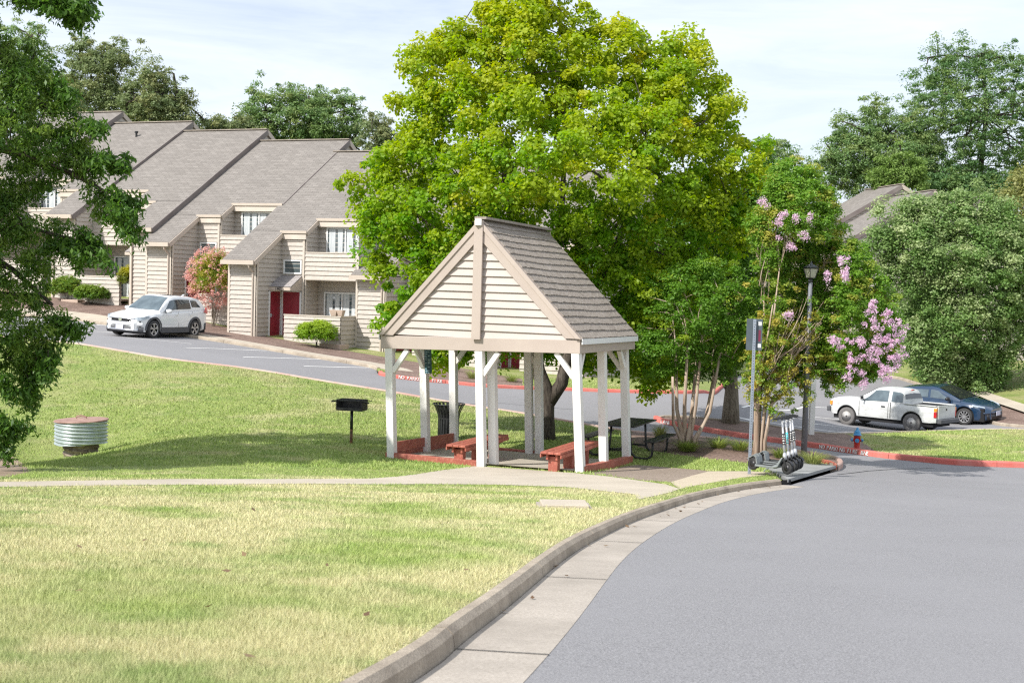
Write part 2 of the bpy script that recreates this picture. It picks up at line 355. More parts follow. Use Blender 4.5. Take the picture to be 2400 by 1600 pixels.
STRAW = GL([(1571, 1140), (1625, 1123), (1662, 1113), (1760, 1113), (1812, 1117), (1811, 1121), (1735, 1129), (1631, 1148), (1592, 1157)])
BED1 = GL([(1450, 1024), (1495, 1055), (1558, 1069), (1619, 1078), (1747, 1093), (1790, 1100), (1876, 1091), (1948, 1094)])+[E2[-1], E2[-2]]+[p for p in E2[::-1] if p[0] > G(1455, 1017)[0]][2:]
SLAB = [IA, IB, G(1876, 1092), G(1795, 1108)]
_d = Vector((IB[0]-IA[0], IB[1]-IA[1])).normalized(); _o = Vector((_d.y, -_d.x))*.13
PITP = [(IA[0]+_o.x+_d.x*.15, IA[1]+_o.y+_d.y*.15), (IB[0]+_o.x, IB[1]+_o.y), IB]+SLAB[2:]+[IA]
# pavilion plan
PVF = Vector((.923, -.385)); PVD = Vector((.385, .923)); PVW, PVDEP = 4.44, 3.55
PFR = Vector((1.36, 25.2)); PFL = PFR-PVF*PVW; PBR = PFR+PVD*PVDEP; PBL = PFL+PVD*PVDEP
PADP = [tuple(PFL+PVF*.1+PVD*.1), tuple(PFR-PVF*.1+PVD*.1), tuple(PBR-PVF*.1-PVD*.1), tuple(PBL+PVF*.1-PVD*.1)]
BEDA = GL([(900, 881), (1000, 893), (1110, 904), (1225, 909), (1225, 893), (1100, 870), (1000, 856), (905, 858)])
BEDB = [p for p in BF if p[0] < G(2048, 1068)[0]]+GL([(2048, 1060), (2021, 1042), (1990, 1024)])+[p for p in BB if p[0] < G(1985, 1022)[0]]
WALKH = KH+offset(KH, 1.45)[::-1]
BEDH = offset(KH, 1.45)+offset(KH, 4.4)[::-1]
MULR = GL([(2285, 972), (2335, 997), (2400, 1002), (2560, 1008), (2560, 1000), (2400, 966), (2330, 948), (2240, 925), (2240, 940)])
WALKR = GL([(2180, 893), (2212, 906), (2300, 938), (2400, 974), (2560, 1015), (2560, 985), (2400, 955), (2300, 922), (2240, 900), (2210, 890)])
DIRT = GL([(-60, 1075), (20, 1072), (60, 1100), (70, 1115), (20, 1130), (-60, 1136)])
REG = [('lawn', None, .08), ('mulch_bed', BEDA, .08), ('mulch_bed', BEDH, .08), ('walkway', WALKH, .08), ('mulch_bed', MULR, .08), ('walkway', WALKR, .15), ('bare_soil', DIRT, .08),
       ('straw', STRAW, .082), ('gravel', GRAV, .082), ('footpath', PATH, .085), ('mulch_bed', BED1, .08), ('pavilion_floor', PADP, .115), ('mulch_bed', BEDB, .08),
       *[('kerb_base', k+offset(k, d)[::-1], -.12) for k, d in ((K1, .105), (E2, .12), (KH, .13), (EA, .14), (BF, .14), (BB, .12), (BR, .13))], ('road', ASPH, 0), ('gutter', GUT, .002), ('pit', PITP, -.5)]
RM = {'lawn': M_LAWN, 'mulch_bed': M_MULCH, 'walkway': M_WALK, 'bare_soil': M_SOIL, 'straw': M_STRAW, 'gravel': M_GRAVEL, 'footpath': M_WALK, 'pavilion_floor': M_PAD, 'road': M_ASPH, 'gutter': M_CONC, 'pit': M_DARK, 'kerb_base': M_SOIL}
GN = {'pit': 'drain_pit', 'lawn': 'lawn_ground', 'straw': 'dry_ground'}
def grid(x0, x1, y0, y1, s):
    X, Y = np.meshgrid(np.arange(x0, x1, s), np.arange(y0, y1, s)); return np.stack([X.ravel(), Y.ravel()], 1)
gp = [grid(-14, 18, -2, 32, .5), grid(-34, 36, 32, 72, .8), grid(-34, -14, -2, 32, 1.5), grid(18, 36, -2, 32, 1.5), grid(-140, 140, 72, 200, 8), grid(-140, -34, -10, 72, 6), grid(36, 140, -10, 72, 6)]
gp = np.concatenate(gp); gp = gp+np.random.default_rng(1).uniform(-.03, .03, gp.shape)
big = [(-900, -900), (900, -900), (900, 900), (-900, 900)]
allv = [Vector(p) for p in gp.tolist()]; faces = []
for nm, poly, z in REG:
    poly = big if poly is None else poly
    ar = sum(poly[i][0]*poly[(i+1) % len(poly)][1]-poly[(i+1) % len(poly)][0]*poly[i][1] for i in range(len(poly)))
    if ar < 0: poly = poly[::-1]
    b = len(allv); allv += [Vector(p) for p in poly]; faces.append(list(range(b, b+len(poly))))
cv, ce, cf, _, _, cof = delaunay_2d_cdt(allv, [], faces, 1, 1e-4)
CVN = np.array([(p.x, p.y) for p in cv]); CZ = terr(CVN[:, 0], CVN[:, 1])
buck = {}
for f, of in zip(cf, cof):
    if not of: continue
    r = max(of); nm = REG[r][0]; buck.setdefault(nm, []).append((f, REG[r][2]))
for nm, lst in buck.items():
    fz = lst[0][1]; idx = {}; V = []; F = []
    for f, z in lst:
        t = []
        for i in f:
            if i not in idx: idx[i] = len(V); V.append((CVN[i, 0], CVN[i, 1], CZ[i]+z))
            t.append(idx[i])
        F.append(t)
    tri = [t for t in F if len(t) == 3]
    o = npmesh(GN.get(nm, nm), np.array(V), np.array(tri), RM[nm], smooth=True)
    tag(o, kind='structure')
_sub = [f for f, of in zip(cf, cof) if of and len(f) == 3 and REG[max(of)][0] != 'pit']
_o = npmesh('subsoil', np.column_stack([CVN, CZ-.16]), np.array(_sub), M_SOIL); tag(_o, kind='structure')
def inpoly(P, poly):
    x, y = P[:, 0], P[:, 1]; c = np.zeros(len(P), bool); n = len(poly)
    for i in range(n):
        x1, y1 = poly[i]; x2, y2 = poly[(i+1) % n]
        if y1 == y2: continue
        k = ((y1 > y) != (y2 > y)) & (x < (x2-x1)*(y-y1)/(y2-y1)+x1); c ^= k
    return c
def islawn(P):
    ok = np.ones(len(P), bool)
    for nm, poly, z in REG[1:]: ok &= ~inpoly(P, poly)
    return ok
def dist_line(P, line):
    d = np.full(len(P), 1e9)
    for a, b in zip(line[:-1], line[1:]):
        a = np.array(a); b = np.array(b); ab = b-a; t = np.clip(((P-a)@ab)/(ab@ab+1e-12), 0, 1); d = np.minimum(d, np.hypot(*(P-(a+t[:, None]*ab)).T))
    return d

# ------------------------------------------------------------------ kerbs
def kerb(name, line, side, mats, label, wd=.17, h=.155, seg=3.0, gap=.012, group=None, slope=.03):
    """line = foot of the kerb, side +1: body lies to the left of travel"""
    L_ = resample(line, .25); n = len(L_); O = [offset(L_, side*d) for d in (0, slope*.6, slope+.02, wd-.02, wd, wd)]
    H = (-.05, h-.03, h, h, h-.02, -.05)
    Z = terr([p[0] for p in L_], [p[1] for p in L_]); mb = MB(); per = max(1, int(seg/.25)); i = 0
    while i < n-1:
        j = min(n-1, i+per); ks = list(range(i, j+1)); vs = []
        for q, k in enumerate(ks):
            for r in range(6):
                p = np.array(O[r][k])
                if q == 0 and i > 0: p = p+(np.array(O[r][min(k+1, n-1)])-p)*gap/.25
                vs.append((p[0], p[1], Z[k]+H[r]))
        fs = []
        for q in range(len(ks)-1):
            for r in range(5): fs.append((q*6+r, q*6+r+1, (q+1)*6+r+1, (q+1)*6+r))
        fs.append(tuple(range(6))); fs.append(tuple((len(ks)-1)*6+r for r in range(6)))
        mb.add(vs, fs); i = j
    o = mb.build(name, mats, smooth=False); tag(o, label, 'kerb', group); return o
kerb('kerb', K1, 1, M_KERB, 'weathered grey concrete kerb curving along the lawn beside the main road', wd=.125, h=.098, seg=3)
kerb('kerb', E2, 1, M_PINKK, 'low faded pink kerb between the parking road and the far side of the lawn', wd=.14, h=.12, seg=3)
kerb('kerb', KH, 1, M_KERB, 'pale concrete kerb in front of the townhouse walkway', wd=.15, h=.12)
kerb('kerb', EA, 1, M_RED, 'red painted kerb with white lettering round the planted bed behind the shelter', wd=.16, h=.12)
kerb('kerb', BF, 1, M_RED, 'red painted kerb with white lettering below the fire hydrant', wd=.17, h=.15)
kerb('kerb', BB, 1, M_KERB, 'thin grey kerb between the hydrant island and the car park', wd=.14, h=.12)
kerb('kerb', BR, 1, M_KERB, 'grey kerb at the far edge of the car park behind the parked cars', wd=.15, h=.12)

# white lettering on the red kerbs
M_WHITE = mat('white_paint', (.78, .77, .74), .6)
def text_mesh(name, s, size, mats, parent=None, M=Matrix.Identity(4), ext=.002, font=None, align='LEFT'):
    c = bpy.data.curves.new(name, 'FONT'); c.body = s; c.size = size; c.extrude = ext; c.align_x = align; c.offset = size*.02
    o = bpy.data.objects.new(name, c); COL.objects.link(o); dg = bpy.context.evaluated_depsgraph_get(); dg.update()
    me = bpy.data.meshes.new_from_object(o.evaluated_get(dg)); bpy.data.objects.remove(o)
    og = ORG.get(parent.name, Vector((0, 0, 0))) if parent is not None else Vector((0, 0, 0))
    me.transform(Matrix.Translation(-og)@M); me.name = name; me.materials.clear()
    return linkmesh(name, me, mats, parent)
def kerb_text(line, u0, s, size, adv, kobj):
    L_ = resample(line, .1); X = np.array(L_); x0 = u0
    i0 = int(np.argmin(np.hypot(X[:, 0]-x0[0], X[:, 1]-x0[1]))); mb = None; objs = []
    dist = 0
    me_all = MB()
    for ch in s:
        i = min(len(L_)-2, i0+int(round(dist/.1)))
        if ch != ' ':
            p = X[i]; t = X[min(i+1, len(L_)-1)]-X[i]; t = t/np.linalg.norm(t); tv = Vector((t[0], t[1], 0)); nv = Vector((t[1], -t[0], 0))  # out to the road
            slope = (tz(*X[min(i+3, len(L_)-1)])-tz(*X[i]))/.3; tv.z = slope; tv.normalize(); up = Vector((0, 0, 1))
            # face leans back a little
            yv = (up-nv*.11).normalized(); zv = tv.cross(yv).normalized()
            o3 = Vector((p[0], p[1], tz(p[0], p[1])+.022))+nv*.006
            M = Matrix(((tv.x, yv.x, zv.x, o3.x), (tv.y, yv.y, zv.y, o3.y), (tv.z, yv.z, zv.z, o3.z), (0, 0, 0, 1)))
            t_o = text_mesh('tmp', ch, size, M_WHITE, None, M, .002); me = t_o.data
            me_all.add([v.co.copy() for v in me.vertices], [tuple(pp.vertices) for pp in me.polygons]); bpy.data.objects.remove(t_o)
        dist += adv
    return me_all
ks = [o for o in COL.objects if o.name.startswith('kerb')]
ka = [o for o in ks if 'planted bed' in o.get('label', '')][0]; kb = [o for o in ks if 'fire hydrant' in o.get('label', '')][0]
kerb_text(EA, G(928, 888), 'NO PARKING  FIRE LANE', .15, .103, ka).build('lettering', M_WHITE, ka)
kerb_text(BF, G(1918, 1051), 'NO PARKING FIRE LANE', .15, .097, kb).build('lettering', M_WHITE, kb)
kerb_text(BF, G(1545, 991), 'LANE', .15, .10, kb).build('lettering', M_WHITE, kb)

# road markings: thin painted sheets 4 mm above the asphalt
mk = MB()
def stripe(a, b, wd=.1):
    a = np.array(a, float); b = np.array(b, float); d = b-a; Ln = np.linalg.norm(d); d /= Ln; nrm = np.array((-d[1], d[0]))*wd/2; n = max(2, int(Ln/.5))
    vs = []
    for i in range(n+1):
        p = a+d*Ln*i/n
        for s in (-1, 1): q = p+nrm*s; vs.append((q[0], q[1], tz(q[0], q[1])+.006))
    mk.add(vs, [(2*i, 2*i+1, 2*i+3, 2*i+2) for i in range(n)])
for a, b in [((435, 815), (625, 822)), ((570, 837), (760, 842)), ((712, 858), (890, 862)), ((300, 792), (450, 806)), ((160, 775), (280, 779)), ((150, 757), (250, 763)), ((0, 748), (120, 752)), ((0, 765), (100, 768))]:
    stripe(G(*a), G(*b), .11)
for a, b in [((1740, 955), (1905, 945)), ((1800, 995), (1720, 975)), ((1905, 993), (2140, 1014)), ((1905, 976), (2020, 985)), ((1906, 1005), (2010, 1018)), ((1740, 980), (1905, 1005)), ((1905, 953), (1950, 956)), ((2240, 1004), (2330, 1012))]:
    stripe(G(*a), G(*b), .1)
o = mk.build('parking_lines', M_WHITE); tag(o, kind='structure')
# dark joints across the gutter and thin tar-filled cracks
mk = MB(); Lg = resample(K1, 2.9); Rg = offset(Lg, -.43)
for a, b in list(zip(Lg, Rg))[3:]: stripe(a, b, .014)
for line, w_ in ((GL([(1962, 1112), (2030, 1104), (2100, 1099), (2190, 1096)]), .03), (GL([(1560, 1300), (1720, 1330), (1900, 1315), (2150, 1340)]), 0), (GL([(1010, 950), (1180, 945), (1350, 960)]), .02)):
    if w_:
        for a, b in zip(line[:-1], line[1:]): stripe(a, b, w_)
mk.build('road_joints', M_DARK)['kind'] = 'structure'

# ------------------------------------------------------------------ grass blades
def blades(n, y0, y1, keep, hmin=.035, hmax=.075, wpx=1.1, seed=3):
    g = np.random.default_rng(seed); out = []; tot = 0
    while tot < n:
        # uniform over the picture: density falls with distance squared
        t = g.random(60000); Y = 1/(1/y0+(1/y1-1/y0)*t); x = g.uniform(-.47, .47, 60000)*Y
        P = np.stack([x, Y], 1); P = P[keep(P+g.normal(size=P.shape)*.07)]; P = P[(dist_line(P, K1) > .135) & ~inpoly(P, ASPH)]; out.append(P); tot += len(P)
    P = np.concatenate(out)[:n]; Y = P[:, 1]; m = len(P)
    z = terr(P[:, 0], P[:, 1])+.075
    h = g.uniform(hmin, hmax, m)*(1+.6*(g.random(m) < .05)); wd = wpx*Y/1280*g.uniform(.5, 1.1, m); az = g.uniform(0, 2*np.pi, m); lean = g.uniform(.1, 1.0, m)*h; la = g.uniform(0, 2*np.pi, m)
    V = np.empty((m, 3, 3)); dx, dy = np.cos(az)*wd/2, np.sin(az)*wd/2
    V[:, 0] = np.stack([P[:, 0]-dx, P[:, 1]-dy, z], 1); V[:, 1] = np.stack([P[:, 0]+dx, P[:, 1]+dy, z], 1)
    V[:, 2] = np.stack([P[:, 0]+np.cos(la)*lean, P[:, 1]+np.sin(la)*lean, z+h], 1)
    return V.reshape(-1, 3)
def keepnear(P): return islawn(P) & (dist_line(P, K1) > .19)
def keepfar(P): return islawn(P) & (dist_line(P, E2) > .15) & (dist_line(P, BF) > .17)
Vs = np.concatenate([blades(int(430000*GRASS), 4.3, 24, keepnear, .018, .042, wpx=.85, seed=3), blades(int(150000*GRASS), 24, 50, keepfar, .03, .06, wpx=1.0, seed=4)]) if True else None
o = npmesh('grass', Vs, np.arange(len(Vs)).reshape(-1, 3), M_BLADE); tag(o, kind='stuff')
# ================================================================== townhouses
M_SIDE = mat('vinyl_siding', (.475, .425, .37), .55, c2=(.415, .37, .32), scale=.8, c3=(.51, .46, .405), s3=9, bump=.05, bscale=60)
M_TRIM = mat('tan_trim', (.52, .44, .37), .5, c2=(.48, .41, .34), scale=2)
M_TRIML = mat('light_trim', (.58, .515, .44), .5, c2=(.53, .465, .395), scale=2)
M_DTRIM = mat('dark_rake_trim', (.16, .13, .12), .6, c2=(.21, .18, .165), scale=1.2)
M_WTRIM = mat('white_trim', (.78, .78, .77), .45)
M_STUC = mat('stucco', (.50, .385, .31), .85, c2=(.44, .335, .27), scale=2, bump=.3, bscale=60)
M_REDD = mat('red_door_paint', (.26, .018, .030), .45, c2=(.30, .03, .045), scale=3)
M_GLASS = mat('window_glass', (.035, .05, .055), .06, c2=(.10, .13, .14), scale=.9, spec=1.0)
M_CURT = mat('curtain', (.62, .64, .64), .8, c2=(.42, .46, .48), scale=5, stretch=(8, 8, .3))
M_METAL = mat('galvanised_metal', (.42, .43, .44), .4, .8, c2=(.33, .34, .36), scale=4)
M_BLACK = mat('black_metal', (.018, .018, .02), .42, .2, c2=(.035, .035, .037), scale=9)
def shingles(name, c1, c2, c3, sc, rot=0):
    mt, nt, b = newmat(name); N = nt.nodes.new; L = nt.links.new
    g = N('ShaderNodeUVMap'); br = N('ShaderNodeTexBrick'); L(g.outputs[0], br.inputs['Vector'])
    br.inputs['Scale'].default_value = 1; br.inputs['Brick Width'].default_value = .30*sc; br.inputs['Row Height'].default_value = .145*sc; br.inputs['Mortar Size'].default_value = .006*sc
    br.inputs['Color1'].default_value = C3(c1); br.inputs['Color2'].default_value = C3(c2); br.inputs['Mortar'].default_value = C3(c3); br.offset = .5; br.inputs['Bias'].default_value = 0
    n = N('ShaderNodeTexNoise'); n.inputs['Scale'].default_value = .7; n.inputs['Detail'].default_value = 5; L(g.outputs[0], n.inputs['Vector'])
    r = N('ShaderNodeMapRange'); r.inputs[1].default_value = .35; r.inputs[2].default_value = .7; r.inputs[4].default_value = .45; L(n.outputs['Fac'], r.inputs[0])
    n2 = N('ShaderNodeTexNoise'); n2.inputs['Scale'].default_value = 14; n2.inputs['Detail'].default_value = 3; L(g.outputs[0], n2.inputs['Vector'])
    r2 = N('ShaderNodeMapRange'); r2.inputs[1].default_value = .3; r2.inputs[2].default_value = .7; r2.inputs[4].default_value = .35; L(n2.outputs['Fac'], r2.inputs[0])
    x = N('ShaderNodeMixRGB'); x.inputs[2].default_value = C3([k*.78 for k in c1]); L(r.outputs[0], x.inputs[0]); L(br.outputs[0], x.inputs[1])
    y = N('ShaderNodeMixRGB'); y.inputs[2].default_value = C3([k*1.35 for k in c2]); L(r2.outputs[0], y.inputs[0]); L(x.outputs[0], y.inputs[1])
    L(y.outputs[0], b.inputs['Base Color']); b.inputs['Roughness'].default_value = .9; b.inputs['Specular IOR Level'].default_value = .2
    iv = N('ShaderNodeMath'); iv.operation = 'SUBTRACT'; iv.inputs[0].default_value = 1; L(br.outputs['Fac'], iv.inputs[1])
    ad = N('ShaderNodeMath'); ad.operation = 'ADD'; L(iv.outputs[0], ad.inputs[0]); L(n2.outputs['Fac'], ad.inputs[1])
    bn = N('ShaderNodeBump'); bn.inputs['Strength'].default_value = .6; bn.inputs['Distance'].default_value = .02; L(ad.outputs[0], bn.inputs['Height']); L(bn.outputs[0], b.inputs['Normal'])
    return mt
M_ROOF = shingles('roof_shingles', (.18, .163, .147), (.25, .228, .207), (.09, .08, .072), 1.2)
M_ROOFP = mat('cedar_toned_shingle', (.225, .188, .155), .9, c2=(.30, .255, .215), scale=3, c3=(.39, .345, .30), s3=22, stretch=(1, 1, 1), bump=.5, bscale=70)
M_ROOFW = shingles('old_hood_shingles', (.27, .25, .25), (.36, .33, .31), (.12, .11, .11), 1.0)
def clip(poly, z, keep_above):
    out = []; n = len(poly)
    for i in range(n):
        a, b = poly[i], poly[(i+1) % n]; ia = (a[1] >= z) == keep_above or a[1] == z; ib = (b[1] >= z) == keep_above or b[1] == z
        if ia: out.append(a)
        if (a[1]-z)*(b[1]-z) < 0:
            t = (z-a[1])/(b[1]-a[1]); out.append((a[0]+t*(b[0]-a[0]), z))
    return out
def siding(mb, O, A, Nn, poly, step=.2, lip=.042, z0=None, back=0):
    """horizontal lap boards filling the convex outline poly [(a,z)] in the wall plane O + a*A + z*Z, facing Nn"""
    O = Vector(O); A = Vector(A); Nn = Vector(Nn); Z = Vector((0, 0, 1)); zs = [p[1] for p in poly]; lo, hi = min(zs), max(zs)
    if z0 is None: z0 = lo
    z = z0-math.ceil((z0-lo)/step)*step
    while z < hi-1e-4:
        p = clip(clip(poly, max(z, lo-1), True), z+step, False)
        if len(p) >= 3 and max(q[1] for q in p)-min(q[1] for q in p) > 1e-3:
            vs = [O+A*a+Z*zz+Nn*(lip*(1-(zz-z)/step)) for a, zz in p]; mb.add(vs, [tuple(range(len(p)))])
            bot = [q for q in p if abs(q[1]-z) < 1e-4 or abs(q[1]-lo) < 1e-4]
            if len(bot) >= 2:
                a0 = min(q[0] for q in bot); a1 = max(q[0] for q in bot); zb = min(q[1] for q in p)
                mb.add([O+A*a0+Z*zb, O+A*a1+Z*zb, O+A*a1+Z*zb+Nn*lip, O+A*a0+Z*zb+Nn*lip], [(0, 1, 2, 3)])
        z += step
def roofmesh(name, quads, mats, parent, uvdirs=None, th=.0):
    """quads: list of (4 pts (world)), uv computed from eave direction and slope"""
    vs = []; fs = []; uv = []
    for q in quads:
        q = [Vector(p) for p in q]; b = len(vs); vs += q; fs.append(tuple(range(b, b+len(q))))
        e = (q[1]-q[0]).normalized(); n = (q[1]-q[0]).cross(q[2]-q[0]).normalized(); s = n.cross(e)
        uv += [((p-q[0]).dot(e), (p-q[0]).dot(s)) for p in q]
    og = ORG[parent.name]; me = bpy.data.meshes.new(name); me.from_pydata([tuple(p-og) for p in vs], [], fs)
    l = me.uv_layers.new(name='UVMap'); l.data.foreach_set('uv', np.array(uv).ravel())
    return linkmesh(name, me, mats, parent)

PIT = .585
def townhouse(P0, zg, Fd, W, setback, label, mirror=False, detail=True, num=None, back=9.3, fdrop=0.0, zbot=-2.5, group='tan townhouses stepping down the hill', vent=False):
    """s runs along the front (Fd), t towards the street, z up from zg."""
    Fv = Vector((Fd[0], Fd[1], 0)).normalized(); Nv = Vector((Fv.y, -Fv.x, 0)); P = Vector((P0[0], P0[1], zg))+Nv*setback
    sg = -1 if mirror else 1
    def X(s, t, z):
        ss = (W-s) if mirror else s
        return P+Fv*ss+Nv*t+Vector((0, 0, z-fdrop*ss))
    def A(): return Fv*sg
    root = thing('townhouse', label, 'townhouse', tuple(P), group=group)
    CS, RW = 1.42, 2.65       # end of catslide front wall, end of entry bay
    zr = lambda t: 3.47-PIT*t   # underside of roof above t
    wall = MB(); tr = MB()
    S = lambda O, A_, N_, poly: siding(wall, O, A_, N_, poly)
    Fs = Fv*sg
    side = Fs
    # catslide front wall
    S(X(0, 0, 0), Fs, Nv, [(0, zbot), (CS, zbot), (CS, 3.4), (0, 3.4)])
    # side wall of the catslide towards the entry
    S(X(CS, 0, 0), -Nv, side, [(0, zbot), (2, zbot), (2, zr(-2)), (0, zr(0))])
    # entry bay front wall
    S(X(CS, -2, 0), Fs, Nv, [(0, zbot), (RW-CS, zbot), (RW-CS, zr(-2)), (0, zr(-2))])
    # side wall of upper recess and lower recess
    S(X(RW, -2, 0), -Nv, side, [(0, zbot), (1.2, zbot), (1.2, zr(-3.2)), (0, zr(-2))])
    # recess back wall, two storeys
    S(X(RW, -3.2, 0), Fs, Nv, [(0, zbot), (W-RW, zbot), (W-RW, zr(-3.2)), (0, zr(-3.2))])
    # balcony parapet (front), its own end and floor
    S(X(RW, -2.02, 0), Fs, Nv, [(-.02, 2.63), (W-RW-.02, 2.63), (W-RW-.02, 3.8), (-.02, 3.8)])
    # party / end walls: full gable on both sides
    gp_ = [(-0.0, zbot), (back+5.5, zbot), (back+5.5, zr(-back)-3.2), (back, zr(-back)), (0, zr(0))]
    S(X(W, 0, 0), -Nv, Fv if not mirror else -Fv, [(2, zbot), (back+5.5, zbot), (back+5.5, zr(-back)-3.2), (back, zr(-back)), (2, zr(-2))])
    S(X(0, 0, 0), -Nv, -Fs, gp_)
    wo = wall.build('wall', M_SIDE, root)
    # balcony floor and soffits
    fl = MB(); fl.prism([X(RW, -3.2, 2.60), X(W, -3.2, 2.60), X(W, -1.99, 2.60), X(RW, -1.99, 2.60)], (0, 0, .09)); fl.prism([X(RW+.02, -2.13, 3.80), X(W-.02, -2.13, 3.80), X(W-.02, -1.98, 3.80), X(RW+.02, -1.98, 3.80)], (0, 0, .05))
    fl.prism([X(RW+.02, -2.12, 2.7), X(W-.02, -2.12, 2.7), X(W-.02, -2.06, 2.7), X(RW+.02, -2.06, 2.7)], (0, 0, 1.1))
    fl.build('balcony', M_TRIML, root)
    # corner boards
    for (s, t, z1) in ((.0, .0, 3.4), (CS, .0, 3.4), (CS, -2.02, zr(-2)-.1), (RW, -2.0, zr(-2)-.1), (RW, -3.15, 3.9 if False else zr(-3.2)-.1), (W-.02, -1.97, 3.8)):
        p0, p1 = X(s, t, zbot if t > -1.9 else 0), X(s, t, z1); d = .055
        da = -1 if s == CS or s == RW else 1; tr = MB()
        tr.beam(p0+Nv*.03+Fs*da*d, p1+Nv*.03+Fs*da*d, .10, .03, up=tuple(Nv)); tr.build('corner_trim', M_TRIML, root)
        if s in (CS, RW) and t > -3: tr = MB(); tr.beam(p0-Nv*d+Fs*.03, p1-Nv*d+Fs*.03, .10, .03, up=tuple(Fs)); tr.build('corner_trim', M_TRIML, root)
    # ---- roof sheets (underlying slab thickness .14)
    zt = lambda t: 3.62-PIT*t
    ov = .38
    quads = [[X(-.08, ov, zt(ov)), X(CS+.12, ov, zt(ov)), X(CS+.12, -2, zt(-2)), X(-.08, -2, zt(-2))],
             [X(-.08, -2, zt(-2)), X(RW+.05, -2+.15, zt(-2+.15)), X(RW+.05, -3.0, zt(-3.0)), X(-.08, -3.0, zt(-3.0))] if False else
             [X(-.08, -1.95, zt(-1.95)), X(RW+.08, -1.95, zt(-1.95)), X(RW+.08, -3.0, zt(-3.0)), X(-.08, -3.0, zt(-3.0))],
             [X(-.08, -3.0, zt(-3.0)), X(W+.1, -3.0, zt(-3.0)), X(W+.1, -back, zt(-back)), X(-.08, -back, zt(-back))],
             [X(W+.1, -back, zt(-back)), X(W+.1, -back-6, zt(-back)-3.5), X(-.08, -back-6, zt(-back)-3.5), X(-.08, -back, zt(-back))]]
    if mirror: quads = [[q[1], q[0], q[3], q[2]] for q in quads[:3]]+quads[3:]
    ro = roofmesh('roof', quads, M_ROOF, root)
    slab = MB()   # underside so the roof has thickness
    for q in quads:
        slab.prism([Vector(p)-Vector((0, 0, .012)) for p in q], (0, 0, -.13))
    slab.build('soffit', M_TRIM, ro)
    # fascias, gutters
    fa = MB()
    fa.prism([X(-.1, ov+.01, zt(ov)-.20), X(CS+.14, ov+.01, zt(ov)-.20), X(CS+.14, ov+.01, zt(ov)-.02), X(-.1, ov+.01, zt(ov)-.02)], Nv*.11)
    fa.build('gutter', M_TRIM, ro)
    fb = MB()
    for (s0, s1, t) in ((CS+.13, RW+.08, -1.94), (RW+.1, W+.1, -2.99)):
        fb.prism([X(s0, t, zt(t)-.36), X(s1, t, zt(t)-.36), X(s1, t, zt(t)-.15), X(s0, t, zt(t)-.15)], Nv*.05)
    fb.build('fascia', M_TRIML, ro)
    fc = MB()
    for (s0, s1, t) in ((CS+.0, RW+.12, -1.94), (RW+.0, W+.12, -2.99)):
        fc.prism([X(s0, t+.055, zt(t)-.10), X(s1, t+.055, zt(t)-.10), X(s1, t+.055, zt(t)+.02), X(s0, t+.055, zt(t)+.02)], Nv*.04)
    fc.build('drip_edge', M_DTRIM if False else M_TRIM, ro)
    rk = MB()
    sR = W+.1
    rs = -.08 if not mirror else W+.1
    def rake(s, t0, t1, mbk, wv=.05, hh=.26, dz=-.02):
        a, b = X(s, t0, zt(t0)+dz-hh/2), X(s, t1, zt(t1)+dz-hh/2); mbk.beam(a, b, wv, hh)
    # the side facing down the hill (right in plan) carries a dark rake board
    sright = W+.12 if not mirror else -.10
    t0 = -3.0 if not mirror else ov
    rake(sright, t0, -back, rk); rk.build('rake_board', M_DTRIM, ro)
    rk2 = MB(); rk2.beam(X(sright, -back, zt(-back)-.14), X(sright, -back-6, zt(-back)-3.64), .05, .24); rk2.build('rake_trim', M_TRIM, ro)
    if not mirror:
        rk2 = MB(); rk2.beam(X(CS+.14, ov, zt(ov)-.13), X(CS+.14, -1.95, zt(-1.95)-.13), .04, .2); rk2.build('rake_trim', M_TRIM, ro)
        rk2 = MB(); rk2.beam(X(RW+.1, -1.98, zt(-1.98)-.13), X(RW+.1, -3.0, zt(-3.0)-.13), .04, .2); rk2.build('rake_trim', M_TRIM, ro)
    rg = MB(); rg.beam(X(-.1, -back, zt(-back)+.015), X(W+.13, -back, zt(-back)+.015), .28, .05); rg.build('ridge_cap', M_ROOFP, ro)
    if vent: vp = MB(); pv = X(W*.45, -back+1.7, zt(-back+1.7)); vp.tube([pv-Vector((0, 0, .1)), pv+Vector((0, 0, .28))], .06, 8); vp.tube([pv+Vector((0, 0, .2)), pv+Vector((0, 0, .3))]+[], .1, 8); vp.build('vent_pipe', M_BLACK, ro)
    # downspout
    ds = MB(); ds.tube([X(CS-.13, ov+.07, zt(ov)-.15), X(CS-.13, ov+.02, zt(ov)-.30), X(CS-.13, .08, zt(ov)-.52), X(CS-.13, .07, -1.2)], .045, 6); ds.build('downspout', M_TRIM, root)
    # windows and doors
    def window(s0, s1, t, z0, z1, panes=1, name='window', curtain=True, N_=None, A_=None, O_=None, split=.5):
        n = N_ or Nv; a = A_ or Fs; O = O_ or X(s0, t, 0); wd = s1-s0; f = MB(); g = MB(); fr = .065
        up = Vector((0, 0, 1))
        def bar(a0, a1, b0, b1, d=.06, mbk=f, o0=.02):
            q = [O+a*a0+up*b0+n*o0, O+a*a1+up*b0+n*o0, O+a*a1+up*b1+n*o0, O+a*a0+up*b1+n*o0]; mbk.prism(q, n*d)
        bar(0, fr, z0, z1); bar(wd-fr, wd, z0, z1); bar(fr, wd-fr, z1-fr, z1); bar(fr, wd-fr, z0, z0+fr)
        for k in range(1, panes): bar(wd*k/panes-.03, wd*k/panes+.03, z0+fr, z1-fr, .05)
        fo = f.build(name, M_WTRIM, root)
        bar(fr, wd-fr, z0+fr, z1-fr, .012, g, .026); g.build('pane', M_GLASS, fo)
